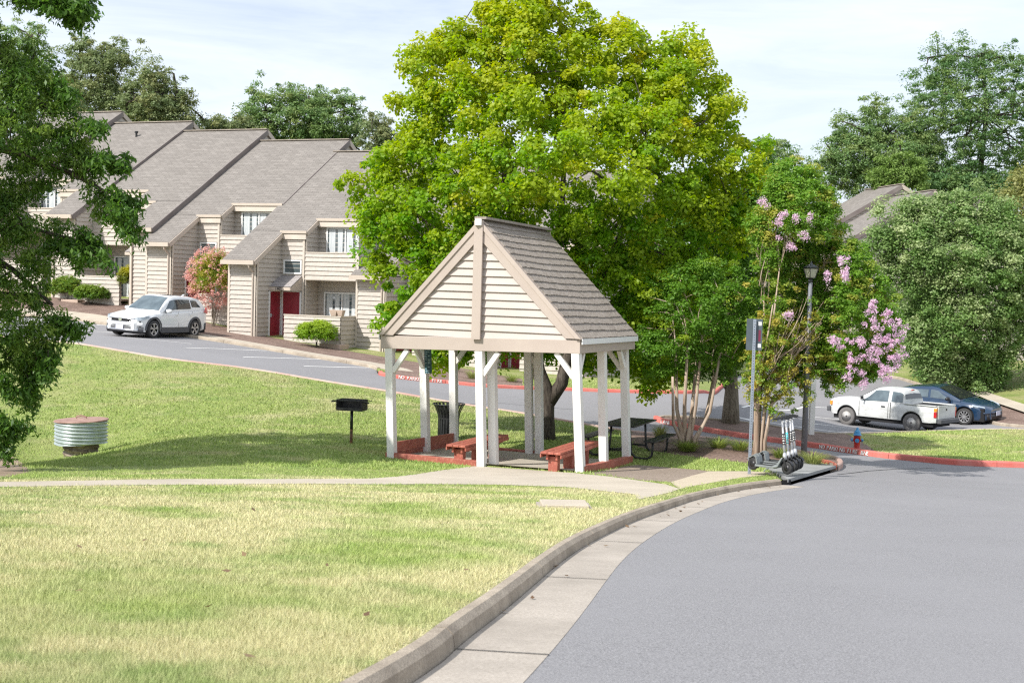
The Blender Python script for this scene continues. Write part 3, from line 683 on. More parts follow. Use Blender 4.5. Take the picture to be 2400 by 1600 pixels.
        if curtain:
            c = MB(); w0 = fr+.03
            for k in range(panes*2):
                a0 = w0+(wd-2*fr)*k/(panes*2)+.03; a1 = a0+(wd-2*fr)/(panes*2)*(.55 if k % 2 else .72)
                bar(a0, a1, z0+fr+.02, z1-fr-.02, .006, c, .039)
            c.build('curtain', M_CURT, fo)
        return fo
    window(CS+.17, RW-.13, -2, 2.85, 3.48, 1, curtain=False)
    window(RW+.42, RW+2.35, -3.2, 2.95, 5.0, 2, 'sliding_door')
    window(RW+.36, RW+2.2, -3.2, .02, 2.08, 2, 'sliding_door')
    def door(O, a, n, wd, name='door'):
        up = Vector((0, 0, 1)); f = MB()
        for (a0, a1, b0, b1) in ((-.07, 0, 0, 2.12), (wd, wd+.07, 0, 2.12), (-.07, wd+.07, 2.05, 2.12)):
            f.prism([O+a*a0+up*b0+n*.02, O+a*a1+up*b0+n*.02, O+a*a1+up*b1+n*.02, O+a*a0+up*b1+n*.02], n*.05)
        d = MB(); d.prism([O+n*.022, O+a*wd+n*.022, O+a*wd+up*2.045+n*.022, O+up*2.045+n*.022], n*.02)
        for (x0, x1) in ((.12, .44), (.56, .88)):
            for (b0, b1) in ((.2, .75), (.85, 1.5), (1.6, 1.9)):
                d.prism([O+a*wd*x0+up*b0+n*.043, O+a*wd*x1+up*b0+n*.043, O+a*wd*x1+up*b1+n*.043, O+a*wd*x0+up*b1+n*.043], n*.012)
        do = d.build(name, M_REDD, root); f.build('door_frame', M_WTRIM, do)
        h = MB(); c = O+a*wd*.1+up*1.0+n*.06; h.box(c, (.05, .05, .16)); h.tube([c, c+n*.05, c+n*.06+a*.1], .015, 6); h.build('handle', M_METAL, do)
        return do
    door(X(CS, -1.06, 0), -Nv, Fs, .86); door(X(CS+.17, -2, 0), Fs, Nv, .86)
    # hood over the entry corner
    hq = [[X(CS, -1.0, 2.28), X(CS+1.12, -1.0, 2.28), X(CS+1.12, -2, 2.8), X(CS, -2, 2.8)]]
    if mirror: hq = [[q[1], q[0], q[3], q[2]] for q in hq]
    ho = roofmesh('entry_hood', hq, M_ROOFW, root)
    hb = MB(); hb.prism([X(CS, -1.01, 2.12), X(CS+1.1, -1.01, 2.12), X(CS+1.1, -1.01, 2.26), X(CS, -1.01, 2.26)], Nv*.03)
    tq = [X(CS+1.09, -1.0, 2.12), X(CS+1.09, -2, 2.12), X(CS+1.09, -2, 2.76), X(CS+1.09, -1.0, 2.24)]; hb.prism(tq, Fs*.03); hb.prism([X(CS+.01, -1.0, 2.14), X(CS+1.08, -1.0, 2.14), X(CS+1.08, -1.98, 2.14), X(CS+.01, -1.98, 2.14)], (0, 0, .03)); hb.build('hood_frame', M_TRIM, ho)
    if num:
        b = X(CS+.35, -.975, 2.135); M = Matrix(((Fv.x, 0, Nv.x, b.x), (Fv.y, 0, Nv.y, b.y), (0, 1, 0, b.z), (0, 0, 0, 1)))
        text_mesh('house_number', num, .17, M_BLACK, ho, M, .006)
    # patio wall
    pw = MB(); siding(pw, X(RW-.15, -.6, 0), Fs, Nv, [(0, zbot), (W-RW+.13, zbot), (W-RW+.13, 1.05), (0, 1.05)]); siding(pw, X(W-.02, -.6, 0), -Nv, side, [(0, zbot), (1.4, zbot), (1.4, 1.05), (0, 1.05)])
    siding(pw, X(RW-.15, -.6, 0), -Nv, -side, [(0, zbot), (.12, zbot), (.12, 1.05), (0, 1.05)])
    po = pw.build('patio_wall', M_SIDE, root)
    pc = MB(); pc.prism([X(RW-.17, -.74, 1.05), X(W+.02, -.74, 1.05), X(W+.02, -.56, 1.05), X(RW-.17, -.56, 1.05)], (0, 0, .045)); pc.prism([X(W-.14, -2.0, 1.05), X(W+.02, -2.0, 1.05), X(W+.02, -.75, 1.05), X(W-.14, -.75, 1.05)], (0, 0, .045))
    pc.prism([X(RW-.15, -.72, -1), X(W-.02, -.72, -1), X(W-.02, -.62, -1), X(RW-.15, -.62, -1)], (0, 0, 2.04)); pc.build('wall_cap', M_TRIML, po)
    st = MB(); st.prism([X(RW, -3.2, -.12), X(W, -3.2, -.12), X(W, -.75, -.12), X(RW, -.75, -.12)], (0, 0, .10)); st.build('patio_floor', M_WALK, root)
    # foundation planter block at the low corner
    pb = MB(); pb.prism([X(W-.75, -.9, zbot), X(W+.25, -.9, zbot), X(W+.25, -.1, zbot), X(W-.75, -.1, zbot)], (0, 0, .25-zbot-.35)); pb.build('planter_block', M_STUC, root, bevel=.02)
    return root
Fh = (.932, -.363); base = at(560, 795, 56)
F3 = Vector((Fh[0], Fh[1], 0)).normalized(); N3 = Vector((F3.y, -F3.x, 0))
sD = Vector((at(533, 790, 56.2).x, 56.2, 0))
def hp(s, t=0): return sD+F3*s+N3*t
# (s, setback t, ground z, mirrored, label, number)
HOUSES = [
 (0.0, 0.0, -2.84, False, 'tan townhouse with two red doors behind the round green shrub', '1402'),
 (-5.30, -1.2, -2.1, False, 'tan townhouse behind the pink crape myrtle and the white car', '1404'),
 (-10.6, -1.9, -1.42, True, 'tan townhouse with a low hedge and small yellow-green tree in front', '1406'),
 (-15.9, -2.7, -.80, True, 'tan townhouse partly hidden behind the dark drooping branches', None),
 (-21.2, -3.4, -.05, True, 'highest tan townhouse almost wholly hidden behind the dark drooping branches', None),
 (5.3, -1.9, -3.35, False, 'tan townhouse with its front wall just behind the shelter roof', None),
 (10.6, -1.2, -3.75, False, 'lowest tan townhouse glimpsed through the big maple', None)]
for (s, sb, zg, mi, lab, num) in HOUSES:
    townhouse(hp(s), zg, Fh, 5.3, sb, lab, mirror=mi, num=num, vent=s in (0.0, -15.9))

# far houses on the right beyond the crape myrtles
F2 = Vector((.15, -.99, 0)).normalized(); N2 = Vector((F2.y, -F2.x, 0))
for (u, v, Y, lab) in ((2113, 432, 82, 'distant pale-roofed house beyond the purple crape myrtle, higher of two roofs'), (2188, 446, 77, 'distant pale-roofed house just above the round pear tree, lower of two roofs'), (2300, 462, 72, 'distant house whose ridge barely shows above the pear tree')):
    ap = at(u, v, Y); p = ap-F2*5.3+N2*9.3
    townhouse((p.x, p.y), ap.z-9.06, (F2.x, F2.y), 5.3, 0, lab, back=9.3, group='distant houses on the right')

# ================================================================== pavilion (shelter)
zFL = at(898, 816, PFL.y).z; zFR = at(1362, 828.5, PFR.y).z; zBR = at(1482, 818, PBR.y).z; zBL = zFL+zBR-zFR
def PV(a, d, z=0):
    """a: 0..1 along the front from left to right, d: 0..1 to the back; z above the beam underside"""
    p = PFL+PVF*(PVW*a)+PVD*(PVDEP*d); zz = (zFL*(1-a)+zFR*a)*(1-d)+(zBL*(1-a)+zBR*a)*d; return Vector((p.x, p.y, zz+z))
M_WPOST = mat('white_post_paint', (.80, .79, .76), .55, c2=(.72, .70, .66), scale=3, c3=(.6, .56, .5), s3=14, lo3=.62, hi3=.8, stretch=(1, 1, .4))
M_REDW = mat('red_stained_wood', (.40, .115, .075), .6, c2=(.31, .085, .06), scale=4, c3=(.50, .20, .14), s3=18, lo3=.5, hi3=.75, stretch=(1, 1, .6), bump=.2, bscale=50)
M_SIDEP = mat('shelter_siding', (.49, .425, .385), .55, c2=(.45, .39, .35), scale=1.2)
M_TRIMP = mat('shelter_trim', (.455, .385, .335), .5, c2=(.42, .35, .305), scale=1.5)
pz = tz(PFL.x, PFL.y)
pav = thing('picnic_shelter', 'tan gabled picnic shelter on white posts with brown shingle roof', 'shelter', (float(PFL.x), float(PFL.y), pz))
Fp = Vector((PVF.x, PVF.y, 0)).normalized(); Dp = Vector((PVD.x, PVD.y, 0)).normalized(); Np = -Dp
BH = .27
bm_ = MB()
for (p, q) in ((PV(0, 0), PV(1, 0)), (PV(0, 1), PV(1, 1))): bm_.beam(p+Vector((0, 0, BH/2)), q+Vector((0, 0, BH/2)), .10, BH)
for (p, q) in ((PV(1, 0)-Fp*.052+Dp*.052, PV(1, 1)-Fp*.052-Dp*.052), (PV(0, 0)+Fp*.052+Dp*.052, PV(0, 1)+Fp*.052-Dp*.052)): bm_.beam(p+Vector((0, 0, BH/2)), q+Vector((0, 0, BH/2)), .10, BH)
for a in (.5,): bm_.beam(PV(a, .02)+Vector((0, 0, .14)), PV(a, .98)+Vector((0, 0, .14)), .1, .2)
bm_.build('beam', M_TRIMP, pav, bevel=.008)
apexF = at(1116, 514, (PFL.y+PFR.y)/2-.02); zap = apexF.z
midF = PV(.5, 0); RZ = zap-midF.z-BH   # rise above beam top
apexB = at(1280, 541, PV(.5, 1).y+.05); apB = PV(.5, 1.06); zapB = apexB.z
OVF, OVB, OVS = .05, .10, .03
def RP(side, r, d):
    """roof plane point: side -1/1, r 0 at eave..1 at ridge, d 0 front..1 back"""
    a = .5+side*.5; e = PV(a, 0 if d < 0 else d)
    ef = PV(a, 0)+Fp*side*OVS+Np*OVF; eb = PV(a, 1)+Fp*side*OVS-Np*OVB
    rf = Vector((midF.x, midF.y, 0))+Np*OVF; rb = PV(.5, 1)-Np*OVB
    ef.z += BH+.02; eb.z += BH+.02
    rf = Vector((rf.x, rf.y, zap)); rb = Vector((rb.x, rb.y, zapB))
    ee = ef.lerp(eb, d); rr = rf.lerp(rb, d); return ee.lerp(rr, r)
# shingle courses as overlapping strips with ragged tabs
nc = 17
for side, nm in ((1, 'roof'), (-1, 'roof')):
    mb = MB(); nrm = (RP(side, 0, 1)-RP(side, 0, 0)).cross(RP(side, 1, 0)-RP(side, 0, 0)).normalized()*(1 if side > 0 else -1)
    if nrm.z < 0: nrm = -nrm
    g = random.Random(5+side)
    for c in range(nc):
        nt_ = 26; off = (c % 2)*.5
        for k in range(-1, nt_+1):
            d0 = max(0, (k+off)/nt_+.002); d1 = min(1, (k+1+off)/nt_-.002)
            if d1-d0 < .008: continue
            j = g.uniform(-.006, .006); wav = .010*math.sin(6*(d0+d1)/2+c*.2)
            r0 = c/nc+j/2+wav*.5*(1 if c else 0); r1 = min(1, (c+1.12)/nc)
            p = [RP(side, r0, d0), RP(side, r0, d1), RP(side, r1, d1), RP(side, r1, d0)]
            lift = .028; q = [p[0]+nrm*lift, p[1]+nrm*lift, p[2]+nrm*.006, p[3]+nrm*.006]
            mb.add([p[0]+nrm*.002, p[1]+nrm*.002]+q, [(2, 3, 4, 5), (0, 1, 3, 2), (0, 2, 5), (1, 4, 3)])
    ro = mb.build('roof', M_ROOFP, pav)
    dk = MB(); dk.prism([RP(side, 0, 0), RP(side, 0, 1), RP(side, 1, 1), RP(side, 1, 0)], -nrm*.05); dk.build('roof_deck', M_TRIMP, ro)
    ds = MB(); a, b = RP(side, 0, 0), RP(side, 0, 1); ds.beam(a-Vector((0, 0, .055))+Fp*side*.012, b-Vector((0, 0, .055))+Fp*side*.012, .02, .11); ds.build('eave_board', M_WTRIM, ro)
rc = MB(); rc.beam(RP(1, 1, 0)+Vector((0, 0, .03))-Np*0, RP(1, 1, 1)+Vector((0, 0, .03)), .26, .05); rc.build('ridge_cap', M_ROOFP, ro)
# gable walls
def gable(d, N_, nm):
    g = MB(); E0 = PV(0, d)+Vector((0, 0, BH)); E1 = PV(1, d)+Vector((0, 0, BH)); ap = Vector((PV(.5, d).x, PV(.5, d).y, zap if d == 0 else zapB))
    O = Vector((E0.x, E0.y, 0)); A = Vector((E1.x-E0.x, E1.y-E0.y, 0)); W_ = A.length; A.normalize(); off = N_*(.0)
    h = W_/2; zb = max(E0.z, E1.z)-.06
    slope = (ap.z-zb)/h
    siding(g, O, A, N_, [(0.0, zb), (h, zb), (h, ap.z-.1), (h-.001, ap.z-.1)], step=.158, lip=.04)
    siding(g, O, A, N_, [(h, zb), (W_, zb), (h, ap.z-.1)], step=.158, lip=.04)
    go = g.build('gable_wall', M_SIDEP, pav)
    t = MB(); n = N_*.045; cb = O+A*h+N_*.115
    t.beam(Vector((cb.x, cb.y, zb-.02)), Vector((cb.x, cb.y, ap.z-.02)), .19, .05, up=tuple(N_)); t.build('centre_board', M_TRIMP, go)
    return go, ap
g1, ap1 = gable(0, Np, 'front'); g2, ap2 = gable(1, -Np, 'back')
for d, N_ in ((0, Np), (1, -Np)):
    for side in (-1, 1):
        bb = MB(); a, b = RP(side, 0, d), RP(side, 1, d)
        bb.prism([a+N_*.001, b+N_*.001, b+Vector((0, 0, -.38)), a-Fp*side*.33], N_*.035)
        bb.prism([a+N_*.034, b+N_*.034, b+Vector((0, 0, -.13))+N_*.034, a-Fp*side*.11+N_*.034], N_*.03)
        bb.build('barge_board', M_TRIMP, pav)
eb = MB(); eb.box(Vector((ap1.x, ap1.y, zap-.06))+Np*(OVF+.10), (.13, .10, .13), None); eb.build('ridge_end', M_WTRIM, pav)
# posts: base points read off the ground, tops under the beam
def gz(x, y): return tz(x, y)+.11
def ptop(u, d, lo=-.1, hi=1.1):
    for _ in range(40):
        m_ = (lo+hi)/2; p = PV(m_, d); q = p.x/p.y; r = ray(u, 817); lo, hi = (m_, hi) if q < r.x/r.y else (lo, m_)
    return PV((lo+hi)/2, d)
Pb = []
for (u, v, ut, d) in [(919, 1074, 914, .012), (998, 1069, 993, .5), (1064, 1052, 1062, .985), (1129, 1101, 1125, .012), (1157, 1096, 1153, .10), (1241, 1070, 1238, .97), (1264, 1065, 1262, .985), (1360, 1118, 1351, .012), (1415, 1103, 1411, .49), (1468, 1094, 1463, .985)]:
    top = ptop(ut, d); b = at(u, v, top.y); Pb.append((Vector((b.x, b.y, gz(b.x, b.y)-.02)), top))
for i, (b, t) in enumerate(Pb):
    mb = MB(); mb.beam(b, t+Vector((0, 0, .01)), .165, .165, up=tuple(Dp)); po = mb.build('post', M_WPOST, pav, bevel=.006)
    if i == 0:
        f = MB(); f.box(b+Vector((0, 0, -.03)), (.13, .13, .08)); f.build('post_foot', M_BLACK, po)
br = MB()
def brace(i, dirv, ln=.42, s=1):
    b, t = Pb[i]; ax = (t-b).normalized(); p0 = t-ax*ln*1.15+dirv*.07; p1 = t+dirv*(ln)-Vector((0, 0, .01)); mb = MB(); mb.beam(p0, p1, .09, .10, up=(0, 0, 1)); mb.build('brace', M_WPOST, pav)
brace(0, Fp); brace(3, Fp); brace(7, -Fp); brace(7, Dp, .38); brace(9, -Fp, .40); brace(9, -Dp, .35); brace(1, -Fp*.0-Dp, .38); brace(2, Fp, .36); brace(4, -Fp*0+Dp, .3); brace(6, -Fp, .34)
# red edging timbers and low board wall on the left side
def board(a, b, h0, h1, th=.09, mats=None, nm='edging', par=None):
    a = Vector(a); b = Vector(b); a.z = gz(a.x, a.y)-.11; b.z = gz(b.x, b.y)-.11; mb = MB()
    n = (b-a).cross(Vector((0, 0, 1))).normalized()*th/2; up = Vector((0, 0, 1))
    mb.prism([a-n+up*h0, b-n+up*h0, b-n+up*h1, a-n+up*h1], n*2); return mb.build(nm, mats or M_REDW, par or pav, bevel=.006)
fl, fr_, bl, br_ = [Vector((p.x, p.y, 0)) for p in (Pb[0][0], Pb[7][0], Pb[2][0], Pb[9][0])]
p4 = Vector((Pb[3][0].x, Pb[3][0].y, 0))
board(fl-Fp*.12-Dp*.03, p4-Fp*.10-Dp*.03, -.1, .20, .10)
board(fl-Dp*.05-Fp*.06, bl+Dp*.1-Fp*.06, -.1, .20, .09)
board(fl+Dp*.05-Fp*.0, bl-Dp*.05+Fp*.0, .215, .42, .05)
board(fr_+Fp*.03, br_+Fp*.05+Dp*.1, -.1, .21, .14)
board(bl, br_*.62+bl*.38, -.1, .17, .10)
# information sheet on the second left post
b, t = Pb[1]; ax = (t-b).normalized(); pb_ = t-ax*.33+Fp*.145+Np*.09
nb = MB(); nb.beam(pb_-ax*.26, pb_+ax*.30, .17, .012, up=tuple(Np)); nbt = thing('notice_sheet', 'dark blue notice sheet fixed high beside the second left shelter post', 'notice', tuple(pb_))
M_NB = mat('notice_blue', (.02, .06, .085), .4, c2=(.035, .10, .13), scale=8); nb.build('sheet', M_NB, nbt)
pt = MB()
gg = random.Random(3)
for k in range(13):
    h = .26-k*.042
    for (x0, x1) in ((-.065, -.01), (.0, .065)):
        if gg.random() < .68: pt.beam(pb_+ax*h+Np*.008+Fp*x0, pb_+ax*h+Np*.008+Fp*(x1-gg.uniform(0, .03)), .004, .012, up=(0, 0, 1))
pt.build('print', mat('notice_print', (.45, .62, .66), .5), nbt)
# ================================================================== shelter benches, table, grill, bin
def loc3(x, y, dz=0): return (x, y, tz(x, y)+.10+dz)
def bench(p, az, Ln, label, dz=.0):
    """az: direction of the length"""
    t = thing('bench', label, 'bench', (p[0], p[1], tz(*p)+.11+dz), az, group='red benches inside the shelter', local=True)
    W_ = .42; H = .46
    for k in range(3):
        y = (-1+k)*.145; m_ = MB(); m_.box((0, y, H-.02), (Ln, .135, .045)); m_.build('seat_board', M_REDW, t, bevel=.006)
    for s in (-1, 1):
        m_ = MB(); m_.box((0, s*.10, H-.105), (Ln*.93, .045, .12)); m_.build('rail', M_REDW, t, bevel=.004)
        m_ = MB(); m_.box((0, s*.215, H-.08), (Ln*.985, .03, .07)); m_.build('apron', M_REDW, t, bevel=.004)
    for s in (-.80, -.05, .72):
        m_ = MB(); m_.box((s*Ln/2, 0, (H-.05)/2-.05), (.15, .20, H-.0-.05)); m_.build('leg', M_REDW, t, bevel=.008)
    return t
azD = math.atan2(PVD.y, PVD.x)
def pix_g(u, v, Y): p = at(u, v, Y); return (p.x, p.y)
# bench centres: near end reads at given pixels
b1 = G(1068, 1086, .1); b2 = G(1295, 1103, .1)
bench((b1[0]+PVD.x*1.0+.05, b1[1]+PVD.y*1.0), azD, 2.3, 'red wooden bench on the left inside the shelter by the bin')
bench((b2[0]+PVD.x*1.0, b2[1]+PVD.y*1.0), azD, 2.3, 'red wooden bench on the right inside the shelter by the maple trunk')

# picnic table (black, steel tube frame)
tp = G(1448, 1050, .1); pt_az = math.atan2(PVF.y, PVF.x)
tbl = thing('picnic_table', 'black metal picnic table with two bench seats on curved tube legs', 'table', (2.76, 29.6, tz(2.76, 29.6)+.07), pt_az+R(90), local=True)
m_ = MB()
for k in range(5): m_.box((0, -.34+k*.17, .76), (1.8, .155, .035))
m_.build('table_top', M_BLACK, tbl, bevel=.006)
for s in (-1, 1):
    m_ = MB()
    for k in range(2): m_.box((0, s*(.70+k*.14), .45), (1.8, .13, .035))
    m_.build('seat', M_BLACK, tbl, bevel=.006)
for x in (-.6, .6):
    for s in (-1, 1):
        m_ = MB(); m_.tube([(x, s*.22, .745), (x, s*.24, .4), (x, s*.27, .14), (x, s*.36, .05), (x, s*.5, .03), (x, s*.66, .035), (x, s*.75, .10), (x, s*.77, .25), (x, s*.77, .43)], .028, 8)
        m_.build('leg', M_BLACK, tbl, smooth=True)
    m_ = MB(); m_.tube([(x, -.25, .18), (x, .25, .18)], .022, 8); m_.build('cross_bar', M_BLACK, tbl, smooth=True)

# charcoal grill on a post
gp3 = G(823, 1037, .1)
gr = thing('charcoal_grill', 'black park grill on a single rusty post standing in the lawn', 'grill', loc3(*gp3), R(-12), local=True)
M_RUST = mat('rusty_steel', (.05, .032, .022), .8, c2=(.25, .11, .05), scale=6, bump=.3)
M_CHAR = mat('charred_steel', (.016, .016, .017), .6, c2=(.05, .047, .045), scale=12, bump=.3)
m_ = MB(); m_.tube([(0, 0, -.2), (0, 0, .32)], .034, 10); m_.build('lower_post', M_RUST, gr, smooth=True)
m_ = MB(); m_.tube([(0, 0, .32), (0, 0, .76)], .035, 10); m_.build('post', M_BLACK, gr, smooth=True)
m_ = MB(); w2, d2, z0, h2 = .31, .20, .76, .25
m_.box((0, 0, z0+.01), (w2*2, d2*2, .02)); m_.box((-w2, 0, z0+h2/2), (.012, d2*2, h2)); m_.box((w2, 0, z0+h2/2), (.012, d2*2, h2)); m_.box((0, d2, z0+h2/2), (w2*2, .012, h2)); m_.box((0, -d2, z0+.045), (w2*2, .012, .05))
for k in range(5):
    for j in (-1, 1): m_.box((j*(w2+.012), -d2+.04, z0+.05+k*.045), (.02, .03, .02))
m_.build('firebox', M_CHAR, gr)
m_ = MB()
for k in range(17): m_.tube([(-w2+.02+k*.0365, -d2+.01, z0+h2-.02), (-w2+.02+k*.0365, d2-.01, z0+h2-.02)], .006, 5)
for y in (-d2, d2): m_.tube([(-w2-.12, y*.8, z0+h2-.03), (w2+.12, y*.8, z0+h2-.03)], .010, 6)
m_.build('grate', M_METAL if False else M_CHAR, gr)
for s in (-1, 1):
    m_ = MB(); m_.tube([(s*(w2+.02), -.12, z0+h2-.04), (s*(w2+.11), -.13, z0+h2-.05), (s*(w2+.15), -.13, z0+h2-.06)], .016, 8); m_.build('handle', M_BLACK, gr, smooth=True)

# slatted bin
bp = (at(1050, 1040, 31.7).x, 31.7)
bn = thing('litter_bin', 'black slatted litter bin with flared rim behind the shelter', 'bin', (bp[0], bp[1], tz(*bp)+.1), 0, local=True)
m_ = MB(); ns = 22
for k in range(ns):
    a = 2*math.pi*k/ns; c, s_ = math.cos(a), math.sin(a); tang = Vector((-s_, c, 0))
    pr = [(.255, .03), (.255, .50), (.275, .62), (.33, .76), (.385, .86)]
    vs = []; fs = []
    for i, (r_, z_) in enumerate(pr):
        for e in (-1, 1):
            for q in (0, .008): vs.append(Vector((c*(r_+q), s_*(r_+q), z_))+tang*e*.026*(1+.25*(i > 2)))
    for i in range(len(pr)-1):
        b = i*4; fs += [(b, b+2, b+6, b+4), (b+1, b+5, b+7, b+3), (b, b+4, b+5, b+1), (b+2, b+3, b+7, b+6)]
    m_.add(vs, fs)
m_.build('slat_body', M_BLACK, bn)
m_ = MB(); m_.lathe([(.40, .845), (.41, .86), (.40, .875), (.385, .86), (.40, .845)], n=28, cap=False)
m_.build('rim', M_BLACK, bn, smooth=True)
for z_ in (.10, .50): m_ = MB(); m_.lathe([(.262, z_), (.268, z_), (.268, z_+.035), (.262, z_+.035)], n=28, cap=False); m_.build('band', M_BLACK, bn)
m_ = MB(); m_.lathe([(.22, .02), (.235, .02), (.235, .74), (.25, .76), (.24, .76), (.225, .74)], n=24); m_.build('liner', M_DARK, bn, smooth=True)

# ================================================================== corrugated riser pipe with rusty lid
rp_ = G(165, 1086, .1); rY = 29.5; rx = at(190, 1060, rY)
base_z = tz(rx.x, rx.y)
topz = at(172, 985, rY).z
rr = thing('riser_pipe', 'corrugated metal riser pipe with wide collar and rusty lid in the grass swale', 'pipe', (rx.x, rx.y, base_z), 0, local=True)
M_CORR = mat('corrugated_steel', (.50, .56, .55), .38, .55, c2=(.40, .46, .45), scale=3, bump=.05)
M_CORR2 = mat('stained_corrugated_steel', (.22, .17, .12), .65, .2, c2=(.36, .31, .25), scale=4, stretch=(1, 1, 2), c3=(.10, .07, .05), s3=9)
M_RLID = mat('rusty_lid', (.26, .15, .12), .8, c2=(.42, .27, .22), scale=5, bump=.3)
H_ = topz-base_z
def corr(r, z0, z1, ridges, skew, amp=.022, n=72, tilt=0, r2=None):
    vs = []; fs = []; nz_ = int(ridges*8)
    for i in range(nz_+1):
        for k in range(n):
            a = 2*math.pi*k/n; z = z0+(z1-z0)*i/nz_; ph = 2*math.pi*(ridges*i/nz_)+skew*a
            rr_ = r+amp*math.cos(ph); vs.append((rr_*math.cos(a), rr_*math.sin(a), z+tilt*math.cos(a)*r))
    for i in range(nz_):
        for k in range(n): k2 = (k+1) % n; fs.append((i*n+k, i*n+k2, (i+1)*n+k2, (i+1)*n+k))
    return vs, fs
m_ = MB(); v_, f_ = corr(.58, H_-.52, H_, 6.5, 3, tilt=.04); m_.add(v_, f_); m_.build('collar', M_CORR, rr, smooth=True)
m_ = MB(); v_, f_ = corr(.39, -1.2, H_-.45, 12, 2, amp=.018); m_.add(v_, f_); m_.build('pipe', M_CORR2, rr, smooth=True)
m_ = MB(); m_.lathe([(.0, .03), (.60, .0), (.615, .012), (.60, .03), (.0, .05)], (0, 0, H_), n=40); M_ = Matrix.Rotation(.04*-1, 3, 'Y')
m_.v = [tuple(Matrix.Rotation(-.04, 3, 'Y')@Vector((v[0], v[1], v[2]-H_))+Vector((0, 0, H_))) for v in m_.v]
lo_ = m_.build('lid', M_RLID, rr, smooth=False)
m_ = MB(); m_.tube([(-.12, 0, H_+.03), (-.11, 0, H_+.10), (0, 0, H_+.12), (.11, 0, H_+.09), (.12, 0, H_+.03)], .018, 6); m_.build('lid_handle', M_RLID, lo_)

# small things on the ground
ug = G(1322, 1184, .1); uc = thing('utility_cover', 'pale rectangular utility box cover set in the grass near the kerb', 'cover', (ug[0], ug[1], tz(*ug)+.1), R(4), local=True)
m_ = MB(); m_.box((0, 0, .015), (.56, .40, .05)); m_.build('lid', M_WALK, uc, bevel=.01)
m_ = MB(); m_.box((0, 0, -.03), (.64, .48, .06)); m_.build('frame', M_CONC, uc)

# drain inlet by the kerb
di = thing('drain_inlet', 'concrete storm drain slab with dark slot below the parked scooters', 'drain', (IA[0], IA[1], tz(*IA)))
m_ = MB(); A3 = [Vector((p[0], p[1], tz(IA[0], IA[1])*.5+tz(*p)*.5)) for p in SLAB]
for q, p in zip(A3, SLAB): q.z = tz(*p)
ctr = sum(A3, Vector())/4
sl_ = [q+Vector((0, 0, .085)) for q in A3]; fdir = (A3[1]-A3[0]).normalized(); outn = Vector((fdir.y, -fdir.x, 0)).normalized()
sl_[0] += outn*.10; sl_[1] += outn*.10
for q_, dz_ in zip(sl_, (-.03, -.03, -.02, -.03)): q_.z += dz_
M_SLAB = speckle('slab_concrete', (.26, .27, .27), (.36, .36, .35), s1=50, big=(.22, .22, .21), s2=1.5, bmix=.6)
m_.prism(sl_, (0, 0, .06)); m_.build('slab', M_SLAB, di)
m_ = MB(); Q3 = [Vector((p[0], p[1], tz(*p))) for p in PITP]
for a, b in zip(Q3, Q3[1:]+Q3[:1]):
    mid_ = (a+b)/2; front = (mid_-Q3[0]).length < 3 and (a in Q3[:2] and b in Q3[:2]); top_ = -.002 if front else .09
    m_.add([a-Vector((0, 0, .52)), b-Vector((0, 0, .52)), b+Vector((0, 0, top_)), a+Vector((0, 0, top_))], [(0, 1, 2, 3)])
m_.build('throat', M_DARK, di)
pe = A3[1]; m_ = MB(); m_.box(pe+outn*.02+Vector((0, 0, .02)), (.16, .16, .28)); m_.build('side_pier', M_KERB, di, bevel=.01)

# red scalloped edging at the corner of the bed
for i, (u, v) in enumerate(((1922, 1079), (1931, 1081), (1940, 1083), (1948, 1086), (1954, 1089))):
    p = G(u, v, .12); q = G(u+7, v+2, .12); t = thing('edging_tile', 'red scalloped edging brick at the corner of the mulch bed', 'edging', (p[0], p[1], tz(*p)+.1), math.atan2(q[1]-p[1], q[0]-p[0]), group='red scalloped edging bricks', local=True)
    m_ = MB()
    for k in range(3): m_.tube([(k*.075-.075, -.035, .03), (k*.075-.075, .035, .03)], .042, 10)
    m_.box((0, 0, -.02), (.24, .07, .08)); m_.build('tile', M_REDW, t)

# ================================================================== sign post, lamp, white post, hydrant
def steel_post_sign():
    p = G(1756, 1108, .1); top = at(1752, 748, p[1]).z; z = tz(*p)+.1; H = top-z
    t = thing('street_sign', 'grey steel sign post seen from behind beside the scooters', 'sign', (p[0], p[1], z), R(-8), local=True)
    m_ = MB(); sh = .016
    m_.box((0, 0, H/2-.1), (.058, .058, H+.2)); m_.build('post', M_GALV, t, bevel=.004)
    h = MB()
    for k in range(int(H/.05)): h.box((0, -.0295, .05+k*.05), (.012, .003, .012))
    h.build('punched_holes', M_DARK, t)
    s = MB(); zc = H-.29; s.box((0, .036, zc), (.30, .006, .60)); so_ = s.build('sign_plate', M_ALU, t, bevel=.002)
    for dz in (.21, -.21):
        q = MB(); q.box((.10, .031, zc+dz), (.06, .003, .07)); q.build('sticker', M_WHITE, so_)
    q = MB(); q.box((.10, .031, zc-.02), (.04, .003, .22)); q.build('inspection_tag', M_MAROON, so_)
    lt = text_mesh('print', 'SIGNS', .045, M_ALU, so_, Matrix.Translation((.115, .0285, zc-.11))@Matrix.Rotation(R(90), 4, 'Y')@Matrix.Rotation(R(0), 4, 'X')@Matrix(((-1, 0, 0, 0), (0, 0, 1, 0), (0, 1, 0, 0), (0, 0, 0, 1))), .001) if False else None
    for dz in (.2, -.2):
        q = MB(); q.tube([(0, -.032, zc+dz), (0, -.040, zc+dz)], .012, 8); q.build('bolt', M_METAL, t)
    return t
M_GALV = mat('galvanised_post', (.34, .38, .44), .42, .5, c2=(.27, .31, .37), scale=6)
M_ALU = mat('sign_back_grey', (.10, .125, .14), .45, .3, c2=(.08, .10, .115), scale=5)
M_MAROON = mat('maroon_tag', (.16, .02, .05), .5)
steel_post_sign()

